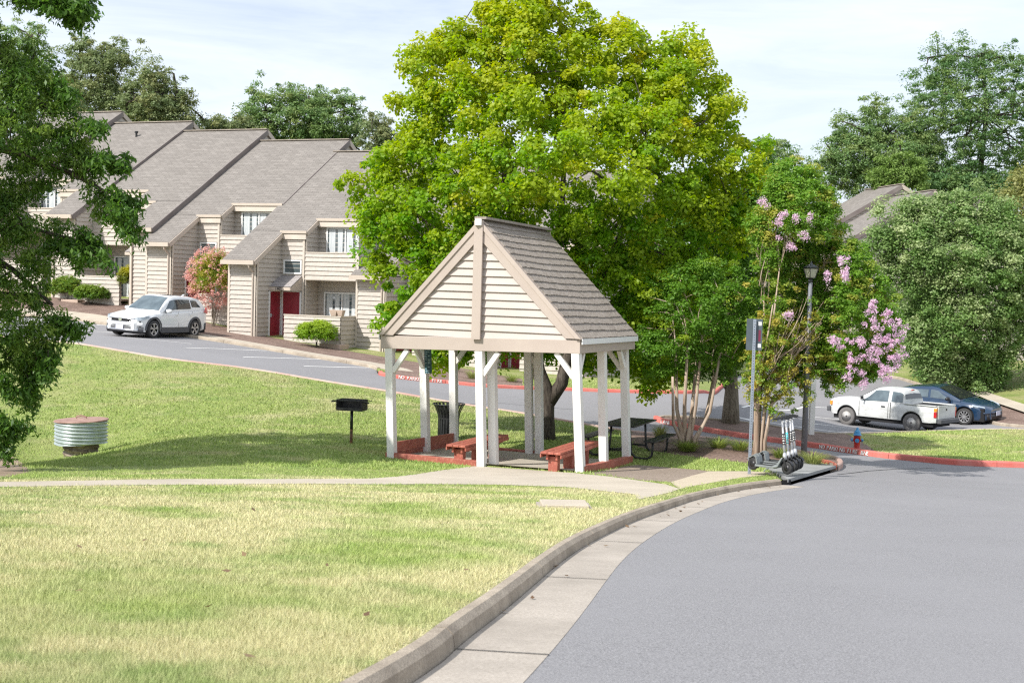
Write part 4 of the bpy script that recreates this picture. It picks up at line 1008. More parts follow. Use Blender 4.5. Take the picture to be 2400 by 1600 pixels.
M_LPOST = mat('weathered_grey_pole', (.14, .15, .17), .55, .2, c2=(.21, .22, .245), scale=3, stretch=(1, 1, .3))
M_LGLASS = mat('frosted_lamp_glass', (.62, .60, .50), .35, c2=(.50, .50, .40), scale=6)
p = G(1884, 1066, .1); p = (p[0], min(p[1], 31)); q = at(1884, 1066, 30.0); lY = 30.0; lx = q.x; lz = tz(lx, lY)+.1
topL = at(1909, 612, lY)
lamp = thing('street_lamp', 'tall grey lamp post with a four-sided carriage lantern beside the crape myrtle', 'street lamp', (lx, lY, lz), R(24), local=True)
HL = topL.z-lz
m_ = MB(); m_.tube([(0, 0, -.3), (0, 0, HL-.44)], [.074, .050], 14); m_.build('pole', M_LPOST, lamp, smooth=True)
m_ = MB(); zb = HL-.46; m_.lathe([(.05, zb-.04), (.06, zb-.02), (.035, zb+.03), (.06, zb+.05), (.07, zb+.06)], n=12); m_.build('collar', M_BLACK, lamp, smooth=True)
b0, b1, zz0, zz1 = .068, .118, zb+.06, zb+.29
m_ = MB(); m_.add([(-b0, -b0, zz0), (b0, -b0, zz0), (b0, b0, zz0), (-b0, b0, zz0), (-b1, -b1, zz1), (b1, -b1, zz1), (b1, b1, zz1), (-b1, b1, zz1)], [(0, 1, 5, 4), (1, 2, 6, 5), (2, 3, 7, 6), (3, 0, 4, 7), (0, 3, 2, 1), (4, 5, 6, 7)]); m_.build('lantern_glass', M_LGLASS, lamp)
m_ = MB()
for sx in (-1, 1):
    for sy in (-1, 1): m_.beam((sx*b0*1.03, sy*b0*1.03, zz0), (sx*b1*1.03, sy*b1*1.03, zz1), .017, .017)
for z_, b_ in ((zz0, b0), (zz1, b1)):
    for s in (-1, 1): m_.box((0, s*b_, z_), (2*b_+.02, .018, .022)); m_.box((s*b_, 0, z_), (.018, 2*b_-.02, .02))
m_.build('lantern_frame', M_BLACK, lamp)
m_ = MB(); m_.add([(-.132, -.132, zz1+.017), (.132, -.132, zz1+.017), (.132, .132, zz1+.017), (-.132, .132, zz1+.017), (-.05, -.05, zz1+.09), (.05, -.05, zz1+.09), (.05, .05, zz1+.09), (-.05, .05, zz1+.09)], [(0, 1, 5, 4), (1, 2, 6, 5), (2, 3, 7, 6), (3, 0, 4, 7), (0, 3, 2, 1), (4, 5, 6, 7)])
m_.lathe([(.04, zz1+.09), (.04, zz1+.11), (.02, zz1+.13), (.015, zz1+.15), (.02, zz1+.16), (.0, zz1+.175)], n=10); m_.build('lantern_roof', M_LPOST, lamp)

p = G(1901, 1020, .05)
wp_ = thing('bollard_post', 'peeling white wooden post at the edge of the car park behind the lamp', 'post', (p[0], p[1], tz(*p)), R(10), local=True)
Hw = at(1912, 850, p[1]).z-tz(*p)
m_ = MB(); m_.box((0, 0, Hw/2-.1), (.17, .12, Hw+.2)); m_.build('post', M_WPOST, wp_, bevel=.01)
m_ = MB(); m_.lathe([(.0, 0), (.085, .0), (.06, .05), (0, .07)], (0, 0, Hw), n=4); m_.build('cap', M_WPOST, wp_)

M_HRED = mat('hydrant_red', (.50, .018, .012), .35, c2=(.40, .02, .015), scale=6)
M_HBLUE = mat('hydrant_blue', (.04, .25, .52), .35, c2=(.09, .33, .58), scale=6)
p = G(2008, 1051, .12); hz = tz(*p)+.1; Hh = at(2008, 1001, p[1]).z-hz
hy = thing('fire_hydrant', 'red fire hydrant with blue bonnet and caps on the mulch island', 'hydrant', (p[0], p[1], hz), R(-14), local=True)
k_ = Hh/.78
def S_(pr): return [(r*k_, z*k_) for r, z in pr]
m_ = MB(); m_.lathe(S_([(.15, -.1), (.15, .03), (.115, .05), (.105, .07), (.105, .42), (.125, .44), (.125, .48)]), n=20); m_.build('barrel', M_HRED, hy, smooth=True)
m_ = MB(); m_.lathe(S_([(.15, .50), (.15, .525), (.118, .53), (.112, .60), (.09, .66), (.05, .69), (.045, .70), (.045, .76), (0, .78)]), n=20); m_.build('bonnet', M_HBLUE, hy, smooth=True)
for (dx, dy, r) in ((-1, 0, .055), (1, 0, .055), (0, -1, .068)):
    d = Vector((dx, dy, 0)); c = Vector((0, 0, .33*k_)); m_ = MB(); m_.tube([c+d*.08*k_, c+d*.15*k_], r*.85*k_, 12); no = m_.build('nozzle', M_HRED, hy, smooth=False)
    m_ = MB(); m_.tube([c+d*.145*k_, c+d*.20*k_], r*k_*1.1, 14); m_.tube([c+d*.20*k_, c+d*.225*k_], r*.4*k_, 6); m_.build('cap', M_HBLUE, no)

# planter pots on the patio wall
pt_ = hp(4.95, -.65)
for dx, lab in ((0, 'square beige pot on the patio wall, left of the pair'), (.32, 'smaller beige pot on the patio wall, right of the pair')):
    t = thing('flower_pot', lab, 'pot', (pt_.x+F3.x*dx, pt_.y+F3.y*dx, -2.84+1.097), R(-21), group='pots on the patio wall', local=True)
    sc = 1 if dx == 0 else .8; m_ = MB(); m_.add([(-.11*sc, -.1, 0), (.11*sc, -.1, 0), (.11*sc, .1, 0), (-.11*sc, .1, 0), (-.19*sc, -.14, .26), (.19*sc, -.14, .26), (.19*sc, .14, .26), (-.19*sc, .14, .26)], [(0, 1, 5, 4), (1, 2, 6, 5), (2, 3, 7, 6), (3, 0, 4, 7), (0, 3, 2, 1), (4, 5, 6, 7)]); m_.build('pot', M_STUC, t, bevel=.01)

# ================================================================== scooters
M_SILV = mat('scooter_silver', (.62, .63, .65), .35, .5, c2=(.5, .51, .53), scale=9)
M_DECK = mat('scooter_deck_grey', (.20, .22, .225), .45, .3, c2=(.26, .28, .28), scale=7)
M_RUB = mat('rubber', (.015, .015, .016), .7, c2=(.03, .03, .03), scale=20)
M_TEAL = mat('teal_wrap', (.03, .42, .46), .4, c2=(.08, .50, .54), scale=8)
def scooter(band, mark):
    t = thing('electric_scooter', 'scooter', 'scooter', (0, 0, 0), 0, group='rental scooters parked in a row on the drain slab', local=True)
    # x forward; front axle at x=.42, rear axle x=-.42
    for x, nm in ((.44, 'front_wheel'), (-.45, 'rear_wheel')):
        m_ = MB(); m_.lathe([(.07, -.028), (.115, -.032), (.128, -.02), (.132, 0), (.128, .02), (.115, .032), (.07, .028)], (x, 0, .132), n=28, axis='y'); wo = m_.build(nm, M_RUB, t, smooth=True)
        m_ = MB(); m_.lathe([(0, -.03), (.07, -.028), (.072, 0), (.07, .028), (0, .03)], (x, 0, .132), n=20, axis='y'); m_.build('hub', M_BLACK, wo, smooth=True)
    m_ = MB(); m_.prism([(-.34, -.085, .14), (.10, -.085, .14), (.19, -.07, .17), (.30, -.045, .33), (.335, -.035, .33), (.24, -.07, .13), (.12, -.09, .09), (-.34, -.09, .09)], (0, .17, 0)); do = m_.build('deck', M_DECK, t, bevel=.012)
    m_ = MB(); m_.box((-.12, 0, .146), (.42, .15, .008)); m_.build('grip_mat', M_RUB, do)
    m_ = MB(); m_.prism([(-.33, -.05, .13), (-.36, -.05, .28), (-.42, -.05, .305), (-.57, -.05, .22), (-.58, -.05, .235), (-.42, -.05, .325), (-.34, -.05, .295), (-.30, -.05, .13)], (0, .10, 0)); m_.build('rear_fender', M_DECK, t)
    m_ = MB(); m_.lathe([(.145, -.04), (.155, -.04), (.155, .04), (.145, .04)], (.44, 0, .132), n=28, axis='y')
    vs = [v for v in m_.v]; keep = MB()
    n = 28
    for k in range(2, 13):
        keep.add([m_.v[i*n+kk] for i in (1, 2) for kk in (k, k+1)], [(0, 1, 3, 2)]); keep.add([m_.v[i*n+kk] for i in (0, 3) for kk in (k, k+1)], [(0, 2, 3, 1)])
    keep.build('front_fender', M_BLACK, t)
    for s in (-1, 1):
        m_ = MB(); m_.beam((.44, s*.045, .132), (.36, s*.045, .34), .012, .035); m_.build('fork_leg', M_BLACK, t)
    b = Vector((.372, 0, .30)); tp_ = Vector((.245, 0, 1.12)); ax = tp_-b
    m_ = MB(); m_.tube([b, b+ax*.12, b+ax*.13, b+ax*.16], [.042, .040, .034, .033], 12); m_.build('head_tube', M_SILV, t, smooth=True)
    m_ = MB(); m_.tube([b+ax*.1, tp_], [.025, .020], 12); so_ = m_.build('stem', M_SILV, t, smooth=True)
    m_ = MB(); m_.tube([b+ax*.36, b+ax*.64], [.0265, .0250], 12); bo = m_.build('wrap', band, so_, smooth=True)
    m_ = MB()
    for k, hgt in enumerate((.022, .03, .018, .026)):
        c = b+ax*(.405+k*.06)+Vector((.012, -.0285, 0)); m_.box(c, (.022, .004, hgt))
        c = b+ax*(.405+k*.06)+Vector((.0315, 0, 0)); m_.box(c, (.004, .022, hgt))
    m_.build('wrap_marking', mark, bo)
    m_ = MB(); m_.tube([tp_+Vector((-.02, -.24, .0)), tp_+Vector((0, -.08, .012)), tp_+Vector((0, .08, .012)), tp_+Vector((-.02, .24, 0))], .014, 10); hb = m_.build('handlebar', M_BLACK, t, smooth=True)
    for s in (-1, 1):
        m_ = MB(); m_.tube([tp_+Vector((-.021, s*.25, 0)), tp_+Vector((-.012, s*.15, .006))], .020, 10); m_.build('grip', M_RUB, hb)
        m_ = MB(); m_.tube([tp_+Vector((.0, s*.13, .0)), tp_+Vector((.04, s*.16, -.01)), tp_+Vector((.04, s*.23, -.02))], .006, 6); m_.build('brake_lever', M_BLACK, hb)
    m_ = MB(); m_.box(tp_+Vector((.01, 0, .022)), (.075, .15, .03)); m_.build('display', M_BLACK, hb, bevel=.008)
    m_ = MB(); m_.lathe([(0, 0), (.024, .0), (.024, .035), (0, .04)], tp_+Vector((.02, 0, -.05)), n=10, axis='x'); m_.build('headlight', M_SILV, so_)
    m_ = MB(); m_.tube([(-.02, -.07, .10), (-.05, -.14, .01)], .009, 6); m_.build('kickstand', M_METAL, t)
    return t
sc_labels = ['silver scooter with black band, nearest the kerb in the row', 'silver scooter with a bright teal band on its stem', 'silver scooter with black band, third in the row past the teal one', 'silver scooter with black band, last in the row nearest the lamp post']
gA = G(1838, 1111, .16); gB = G(1857, 1107, .16)
prot = {}
rowd = Vector((.205, .30))
for i in range(4):
    t = scooter(M_TEAL if i == 1 else M_BLACK, M_WHITE if i != 1 else M_SILV)
    t['label'] = sc_labels[i]
    azs = R(-50+[0, 3, -2, 4][i]); fx, fy = gA[0]+.0+rowd.x*i*.62, gA[1]+.25+rowd.y*i*.9
    x = fx-math.cos(azs)*.44; y = fy-math.sin(azs)*.44
    t.scale = (.9, .9, .9); t.location = (x+.14, y, tz(fx, fy)+.125+i*.015); t.rotation_euler = (R([-3, -4, -3, -2][i]), R(-1.5), azs)
# ================================================================== vehicles
M_CARW = mat('white_car_paint', (.80, .81, .81), .28, c2=(.76, .77, .78), scale=2, coat=.8)
M_OLDW = mat('worn_white_paint', (.66, .67, .66), .5, c2=(.50, .51, .50), scale=2.2, c3=(.40, .39, .36), s3=7, lo3=.58, hi3=.8, coat=.15, stretch=(.6, .6, 2))
M_BLUE = mat('blue_car_paint', (.006, .028, .070), .25, c2=(.008, .034, .08), scale=2, coat=1.0)
M_CLAD = mat('grey_plastic_cladding', (.065, .068, .075), .6, c2=(.09, .092, .10), scale=9)
M_CGL = mat('car_glass', (.06, .085, .10), .04, spec=1.0, c2=(.12, .16, .18), scale=2.2)
M_CGLD = mat('dark_car_glass', (.018, .020, .022), .04, spec=1.0)
M_CHR = mat('chrome', (.62, .63, .65), .18, .9)
M_ALLOY = mat('alloy', (.58, .58, .59), .3, .6, c2=(.48, .48, .49), scale=9)
M_TYRE = mat('tyre_rubber', (.030, .030, .031), .8, c2=(.05, .048, .046), scale=20)
M_OLDT = mat('dusty_tyre', (.16, .15, .145), .85, c2=(.12, .115, .11), scale=12)
M_LAMP = mat('headlamp_lens', (.55, .62, .68), .08, c2=(.3, .36, .42), scale=14, spec=1)
M_TAIL = mat('red_tail_lens', (.55, .02, .02), .15, c2=(.40, .015, .02), scale=12, coat=.5)
M_AMB = mat('amber_lens', (.80, .28, .03), .2)
M_PLATE = mat('number_plate', (.62, .64, .70), .5, c2=(.5, .5, .62), scale=30)
def lerp_tab(tab, x):
    xs = [a for a, b in tab]; return float(np.interp(x, xs, [b for a, b in tab]))
def smooth_tab(tab, x, w=.06):
    return sum(lerp_tab(tab, x+d*w)*k for d, k in ((-1, .2), (-.5, .2), (0, .2), (.5, .2), (1, .2)))
def vehicle(spec, label):
    t = thing(spec['name'], label, spec['cat'], (0, 0, 0), 0, local=True)
    x0, x1 = spec['x']; hw = spec['hw']; wr = spec['wr']; axs = spec['axles']; ar = spec['arch']; sill = spec['sill']
    BT, WT, HT = spec['belt'], spec['wid'], spec['hood']     # belt z, half width factor, centre height over x
    xs = sorted(set([round(v, 4) for v in np.arange(x0, x1+1e-6, .06)]+[round(a+ar*math.cos(k*math.pi/14), 4) for a in axs for k in range(15)]+[x1]))
    def zb(x):
        z = sill+lerp_tab(spec['under'], x)
        for a in axs:
            if abs(x-a) < ar: z = max(z, wr+math.sqrt(max(0, ar*ar-(x-a)**2))*.98+.0)
        return z
    secs = []
    for x in xs:
        w_ = hw*smooth_tab(WT, x); b = smooth_tab(BT, x); h = smooth_tab(HT, x); z0 = zb(x)
        zs = [z0, max(z0+.02, sill+.10), max(z0+.03, sill+.28), max(z0+.04, (sill+b)/2+.08), max(z0+.05, b-.14), max(z0+.055, b-.04)]
        sec = [(w_*.955, zs[0]), (w_*.985, zs[1]), (w_*.985, zs[2]), (w_*1.0, zs[3]), (w_*.985, zs[4]), (w_*.955, zs[5]), (w_*.90, max(b, zs[5]+.005)), (w_*.80, max(b, h*.35+b*.65)), (w_*.45, b*.15+h*.85), (0, h)]
        secs.append([(x, y, z) for y, z in sec])
    n = len(secs[0]); mb = MB(); vs = []; fs = []
    for s in secs: vs += s+[(p[0], -p[1], p[2]) for p in s[:-1]][::-1]
    m_ = 2*n-1
    for i in range(len(secs)-1):
        for k in range(m_-1): fs.append((i*m_+k, i*m_+k+1, (i+1)*m_+k+1, (i+1)*m_+k))
    fs.append(tuple(range(m_))); fs.append(tuple(range((len(secs)-1)*m_, len(secs)*m_)))
    mb.add(vs, fs); body = mb.build('body', spec['paint'], t, smooth=True)
    md = body.modifiers.new('edge', 'EDGE_SPLIT'); md.split_angle = R(38)
    # dark underbody and wheel wells
    ub = MB(); ub.box(((x0+x1)/2, 0, (sill+.55)/2+.02), ((x1-x0)*.93, hw*1.70, .50)); ub.build('underbody', M_DARK, t)
    # greenhouse
    g = spec['gh']; gx0, gx1 = g['x']; belt = lambda x: smooth_tab(BT, x)-.01; roof = lambda x: lerp_tab(g['roof'], x)
    def GP(x, q, off=0.0):
        b = belt(x); r = max(b+.01, sum(roof(x+d) for d in (-.04, 0, .04))/3); h = r-b; wb = hw*smooth_tab(WT, x)*.93; tum = g['tumble']*min(1, h/.5); wr_ = wb-tum
        if q <= .6:
            f = q/.6; y = wb-(wb-wr_)*(f**1.15); z = b+h*.90*f
        else:
            f = (q-.6)/.4; y = wr_*math.cos(f*math.pi/2)**.8 if f < 1 else 0; z = b+h*(.90+.10*math.sin(f*math.pi/2))
        return Vector((x, y, z))
    gxs = list(np.arange(gx0, gx1+1e-6, .06)); qs = [0, .15, .3, .45, .6, .68, .76, .84, .92, 1.0]
    gm = MB(); vs = []; fs = []
    for x in gxs:
        s = [GP(x, q) for q in qs]; vs += s+[Vector((p.x, -p.y, p.z)) for p in s[:-1]][::-1]
    m2 = 2*len(qs)-1
    for i in range(len(gxs)-1):
        for k in range(m2-1): fs.append((i*m2+k, i*m2+k+1, (i+1)*m2+k+1, (i+1)*m2+k))
    fs.append(tuple(range(m2))); fs.append(tuple(range((len(gxs)-1)*m2, len(gxs)*m2)))
    gm.add(vs, fs); cab = gm.build('cabin', spec['paint'], t, smooth=True); md = cab.modifiers.new('edge', 'EDGE_SPLIT'); md.split_angle = R(50)
    def patch(pts_fn, nu, nv, name, mats, par, off=.008, flip=False):
        vs = []; fs = []
        for i in range(nu+1):
            for j in range(nv+1):
                p = pts_fn(i/nu, j/nv); vs.append(p)
        for i in range(nu):
            for j in range(nv): fs.append((i*(nv+1)+j, (i+1)*(nv+1)+j, (i+1)*(nv+1)+j+1, i*(nv+1)+j+1))
        mm = MB(); mm.add(vs, fs); return mm.build(name, mats, par, smooth=True)
    for s in (1, -1):
        for (a0, a1, b0, b1, q0, q1, gl) in g['side']:      # bottom x range, top x range
            def fn(u, v, s=s):
                q = q0+(q1-q0)*v; f = v; xx = (a0*(1-f)+b0*f)*(1-u)+(a1*(1-f)+b1*f)*u
                p = GP(xx, q); return Vector((p.x, s*(p.y+.010), p.z))
            patch(fn, 8, 5, 'side_window', gl, t)
    for (bx0, bx1, nm, gl) in g['screens']:      # x at base (low) and at top (high)
        def fn(u, v):
            xx = bx0+(bx1-bx0)*u; q = .60+.0*u; b = GP(xx, .60); y = (2*v-1)
            e = .93*b.y; yy = y*e; f = abs(y)
            zc = GP(xx, 1.0).z; z = zc-(zc-b.z)*f**3*.6
            dx = .012*(1 if bx0 > bx1 else -1); return Vector((xx+dx, yy, z+.012))
        patch(fn, 8, 8, nm, gl, t)
    # wheels
    for a in axs:
        for s in (1, -1):
            yc = s*(hw-.115); w2 = spec['tw']/2
            m3 = MB(); R_ = wr; ri = R_*spec['rim']; m3.lathe([(ri, -w2*.9), (R_*.93, -w2), (R_*.99, -w2*.8), (R_, -w2*.4), (R_, w2*.4), (R_*.99, w2*.8), (R_*.93, w2), (ri, w2*.9)], (a, yc, wr), n=36, axis='y', cap=False)
            w_ = m3.build('wheel', spec['tyre'], t, smooth=True)
            fy = s*w2*.82; m3 = MB()
            if spec['spokes']:
                m3.lathe([(ri*1.0, fy*.95), (ri*1.02, fy*1.08), (ri*.92, fy*1.0), (ri*.90, fy*.8)], (a, yc, wr), n=36, axis='y', cap=False); m3.lathe([(0, fy*1.0), (ri*.22, fy*1.0), (ri*.25, fy*.7)], (a, yc, wr), n=16, axis='y')
                for k in range(spec['spokes']):
                    an = 2*math.pi*k/spec['spokes']+.3; c = Vector((a, yc+fy*.90, wr)); d = Vector((math.cos(an), 0, math.sin(an)))
                    for da in ((-.16, .16) if spec['spokes'] < 8 else (0,)):
                        e = Vector((math.cos(an+da), 0, math.sin(an+da))); m3.beam(c+d*ri*.15, c+e*ri*.97, .022 if spec['spokes'] < 8 else .028, .03, up=(0, 1, 0), w2=.045 if spec['spokes'] < 8 else .035)
            else:
                m3.lathe([(0, fy*.9), (ri*.25, fy*.95), (ri*.28, fy*.6), (ri*.45, fy*.55), (ri*.60, fy*.85), (ri*.82, fy*.8), (ri*.88, fy*.55), (ri*.96, fy*.95), (ri, fy*1.0)], (a, yc, wr), n=36, axis='y')
            m3.build('rim', M_ALLOY if spec['spokes'] else M_STEELW, w_, smooth=not spec['spokes'])
            m3 = MB()
            if spec['spokes']: m3.lathe([(0, fy*.45), (ri, fy*.45)], (a, yc, wr), n=24, axis='y')
            else:
                for k in range(8): an = k*math.pi/4; m3.tube([(a+math.cos(an)*ri*.70, yc+fy*.80, wr+math.sin(an)*ri*.70), (a+math.cos(an)*ri*.70, yc+fy*.90, wr+math.sin(an)*ri*.70)], ri*.085, 8)
                m3.lathe([(0, fy*1.0), (ri*.22, fy*1.0), (ri*.24, fy*.8)], (a, yc, wr), n=12, axis='y')
            m3.build('brake_disc' if spec['spokes'] else 'hub_cap', M_DARK, w_)
            # arch flare
            if spec['flare']:
                m3 = MB(); nn = 18; vs = []; fs = []
                for k in range(nn+1):
                    an = -.12+(math.pi+.24)*k/nn
                    for rr_ in (ar*.965, ar*1.03, ar*1.16):
                        x = a+math.cos(an)*rr_; yb = hw*smooth_tab(WT, x)+(.022 if rr_ < ar*1.1 else .004); vs.append((x, s*yb, wr+math.sin(an)*rr_))
                for k in range(nn):
                    for j in range(2): fs.append((k*3+j, (k+1)*3+j, (k+1)*3+j+1, k*3+j+1))
                m3.add(vs, fs); m3.build('wheel_arch_trim', spec['flare'], t, smooth=True)
    return t, GP, body
M_STEELW = mat('steel_wheel', (.62, .61, .59), .5, 0, c2=(.45, .43, .41), scale=8)
def wid(x, spec): return spec['hw']*smooth_tab(spec['wid'], x)

# ---- white suv
SUV = dict(name='parked_suv', cat='car', x=(-2.28, 2.30), hw=.925, wr=.355, axles=(1.40, -1.26), arch=.425, sill=.24, tw=.235, rim=.69, spokes=5, flare=M_CLAD, paint=M_CARW, tyre=M_TYRE,
  under=[(-2.3, .16), (-2.0, .06), (-1.6, 0), (2.0, 0), (2.3, .05)],
  wid=[(-2.30, .72), (-2.2, .84), (-2.0, .93), (-1.4, .985), (0, 1), (1.4, .985), (1.9, .93), (2.15, .83), (2.30, .66)],
  belt=[(-2.30, .98), (-2.1, 1.12), (-1.6, 1.12), (0, 1.06), (.8, 1.01), (1.3, .97), (1.9, .88), (2.2, .78), (2.3, .70)],
  hood=[(-2.30, 1.0), (-2.1, 1.15), (.8, 1.10), (1.0, 1.10), (1.5, 1.04), (1.95, .95), (2.2, .84), (2.3, .72)],
  gh=dict(x=(-2.18, 1.02), tumble=.20, roof=[(-2.2, 1.10), (-1.98, 1.38), (-1.75, 1.58), (-1.3, 1.655), (-.4, 1.69), (.05, 1.675), (.3, 1.60), (.62, 1.37), (1.02, 1.06)],
    side=[(-.05, .83, -.08, .26, .09, .50, M_CGL), (-1.02, -.13, -1.02, -.16, .09, .50, M_CGLD), (-1.72, -1.10, -1.50, -1.10, .16, .48, M_CGLD)],
    screens=[(.98, .24, 'windscreen', M_CGL), (-2.12, -1.80, 'rear_window', M_CGLD)]))
suv, gps, _ = vehicle(SUV, 'white crossover parked beside the townhouses near the pink shrub')
def addp(t, name, mats, fn, par=None, **k): m_ = MB(); fn(m_); return m_.build(name, mats, par or t, **k)
# cladding along the sill and bumpers
def sidestrip(t, spec, xa, xb, z0, z1, name, mats, off=.012, tilt=0):
    for s in (1, -1):
        m_ = MB(); n = 12; vs = []
        for i in range(n+1):
            x = xa+(xb-xa)*i/n; y = wid(x, spec)+off
            vs += [(x, s*(y-.035), z0), (x, s*y, z0+.01), (x, s*y, z1-.01+tilt*i/n), (x, s*(y-.035), z1+tilt*i/n)]
        fs = []
        for i in range(n):
            for k in range(3): fs.append((i*4+k, (i+1)*4+k, (i+1)*4+k+1, i*4+k+1))
        m_.add(vs, fs); m_.build(name, mats, t, smooth=False)
sidestrip(suv, SUV, -.86, .99, .20, .42, 'sill_cladding', M_CLAD); sidestrip(suv, SUV, -.82, .95, .425, .445, 'chrome_strip', M_CHR, .015)
def band(t, spec, end, z0, z1, name, mats, off=.012, yr=.98, th=None, xin=0):
    """horizontal band wrapping the front (end=1) or rear (-1)"""
    m_ = MB(); n = 16; pts = []
    for i in range(n+1):
        a = -math.pi/2+math.pi*i/n; y = math.sin(a); xx = (spec['x'][1] if end > 0 else spec['x'][0])
        hwid = spec['hw']*yr; yy = y*hwid
        # find x on the body where the width equals |yy|
        ex = abs(xx); x_ = ex-.0-(abs(y*yr)**3.2)*(.34)
        pts.append((end*(x_+off-xin), yy))
    vs = []
    for (x_, y_) in pts: vs += [(x_, y_, z0), (x_, y_, z1)]
    m_.add(vs, [(2*i, 2*i+1, 2*i+3, 2*i+2) for i in range(n)]); o = m_.build(name, mats, t, smooth=True)
    md = o.modifiers.new('solid', 'SOLIDIFY'); md.thickness = .03; md.offset = 0; return o
band(suv, SUV, 1, .22, .44, 'bumper_cladding', M_CLAD, .03, .96); band(suv, SUV, 1, .27, .33, 'bumper_trim', M_CHR, .05, .80)
band(suv, SUV, 1, .47, .60, 'lower_face', M_CARW, .03, .93)
band(suv, SUV, 1, .60, .76, 'grille', M_DARK, .022, .60); band(suv, SUV, 1, .72, .765, 'grille_bar', M_CHR, .045, .66); band(suv, SUV, 1, .60, .625, 'grille_trim', M_CHR, .04, .52)
band(suv, SUV, -1, .30, .58, 'rear_bumper_cladding', M_CLAD, .02, .97)
for s in (1, -1):
    hl = MB(); vs = []
    for k in range(13):
        f = k/12
        if f < .55: yn = .50+(.95-.50)*f/.55; x_ = 2.30-(yn**3.2)*.34+.035; y_ = SUV['hw']*yn
        else: g2 = (f-.55)/.45; x_ = 2.01-.30*g2; y_ = max(SUV['hw']*.95, wid(x_, SUV)+.012)
        vs += [(x_, s*y_, .655+.13*f**1.3), (x_, s*(y_-.01), .765+.125*f)]
    hl.add(vs, [(2*k, 2*k+1, 2*k+3, 2*k+2) for k in range(12)]); hl.build('headlight', M_LAMP, suv, smooth=True)
    addp(suv, 'fog_light', M_LAMP, lambda m_: m_.tube([(2.12, s*.70, .37), (2.20, s*.69, .37)], .045, 10))
    addp(suv, 'tail_light', M_TAIL, lambda m_: m_.prism([(-1.86, s*.86, 1.04), (-2.12, s*.83, .96), (-2.16, s*.80, 1.06), (-2.05, s*.80, 1.22), (-1.98, s*.83, 1.12)], (0, s*.045, 0)))
    mo = addp(suv, 'wing_mirror', M_CARW, lambda m_: m_.lathe([(0, -.12), (.07, -.10), (.085, 0), (.075, .09), (0, .12)], (.66, s*1.02, 1.08), n=12, axis='y'), smooth=True)
    addp(suv, 'mirror_arm', M_BLACK, lambda m_: m_.beam((.70, s*.88, 1.02), (.66, s*1.0, 1.05), .05, .05), mo)
    for xh in (.02, -.95): addp(suv, 'door_handle', M_CARW, lambda m_: m_.beam((xh-.10, s*(wid(xh, SUV)+.012), .935), (xh+.08, s*(wid(xh, SUV)+.012), .925), .03, .035))
    for (xa, xb, za, zb_) in ((.95, .86, .45, 1.0), (-.12, -.10, .45, 1.04), (-.98, -1.06, .62, 1.06)):
        addp(suv, 'door_seam', M_BLACK, lambda m_: m_.beam((xa, s*(wid(xa, SUV)*.99+.004), za), (xb, s*(wid(xb, SUV)*.975+.004), zb_), .004, .008))
    addp(suv, 'pillar_trim', M_BLACK, lambda m_: m_.add([tuple(Vector((p.x, s*(p.y+.016), p.z))) for p in (gps(-.04, .09), gps(-.14, .09), gps(-.17, .50), gps(-.07, .50))], [(0, 1, 2, 3)]))
addp(suv, 'number_plate', M_PLATE, lambda m_: m_.box((2.37, 0, .40), (.015, .36, .17)))
em = MB(); em.lathe([(.06, 0), (.075, .0), (.075, .015), (.06, .015)], (2.345, 0, .69), n=20, axis='x'); em.box((2.352, -.025, .69), (.012, .014, .09)); em.box((2.352, .025, .69), (.012, .014, .09)); em.box((2.352, 0, .69), (.012, .05, .014)); em.build('badge', M_CHR, suv)
addp(suv, 'sunroof', M_CGLD, lambda m_: m_.add([(-.05, -.38, 1.702), (-.05, .38, 1.702), (-.62, .38, 1.705), (-.62, -.38, 1.705)], [(0, 1, 2, 3)]))
addp(suv, 'roof_antenna', M_CARW, lambda m_: m_.prism([(-1.55, -.02, 1.62), (-1.40, -.02, 1.63), (-1.60, -.02, 1.71), (-1.64, -.02, 1.71)], (0, .04, 0)))
def place(t, axles_px, spec, hdg=None):
    """set the car down on the road: z and tilt follow the ground under its wheels"""
    (ax, ay), hdg = axles_px, hdg
    h = Vector((math.cos(hdg), math.sin(hdg))); l = Vector((-h.y, h.x)); W_ = spec['hw']-.11
    pts = {}
    for a in spec['axles']:
        for s in (1, -1): q = Vector((ax, ay))+h*a+l*s*W_; pts[(a, s)] = Vector((q.x, q.y, tz(q.x, q.y)))
    a0, a1 = spec['axles']; f = (pts[(a0, 1)]+pts[(a0, -1)])/2; r = (pts[(a1, 1)]+pts[(a1, -1)])/2; X = (f-r).normalized(); Yv = ((pts[(a0, 1)]+pts[(a1, 1)])-(pts[(a0, -1)]+pts[(a1, -1)])).normalized(); Z = X.cross(Yv).normalized(); Yv = Z.cross(X)
    o = r-X*a1; M = Matrix(((X.x, Yv.x, Z.x, o.x), (X.y, Yv.y, Z.y, o.y), (X.z, Yv.z, Z.z, o.z+.004), (0, 0, 0, 1)))
    t.matrix_world = M
hs = math.atan2(-.927, -.375); c = at(368, 790, 52.0)
place(suv, (c.x-.05, c.y+.2), SUV, hs)

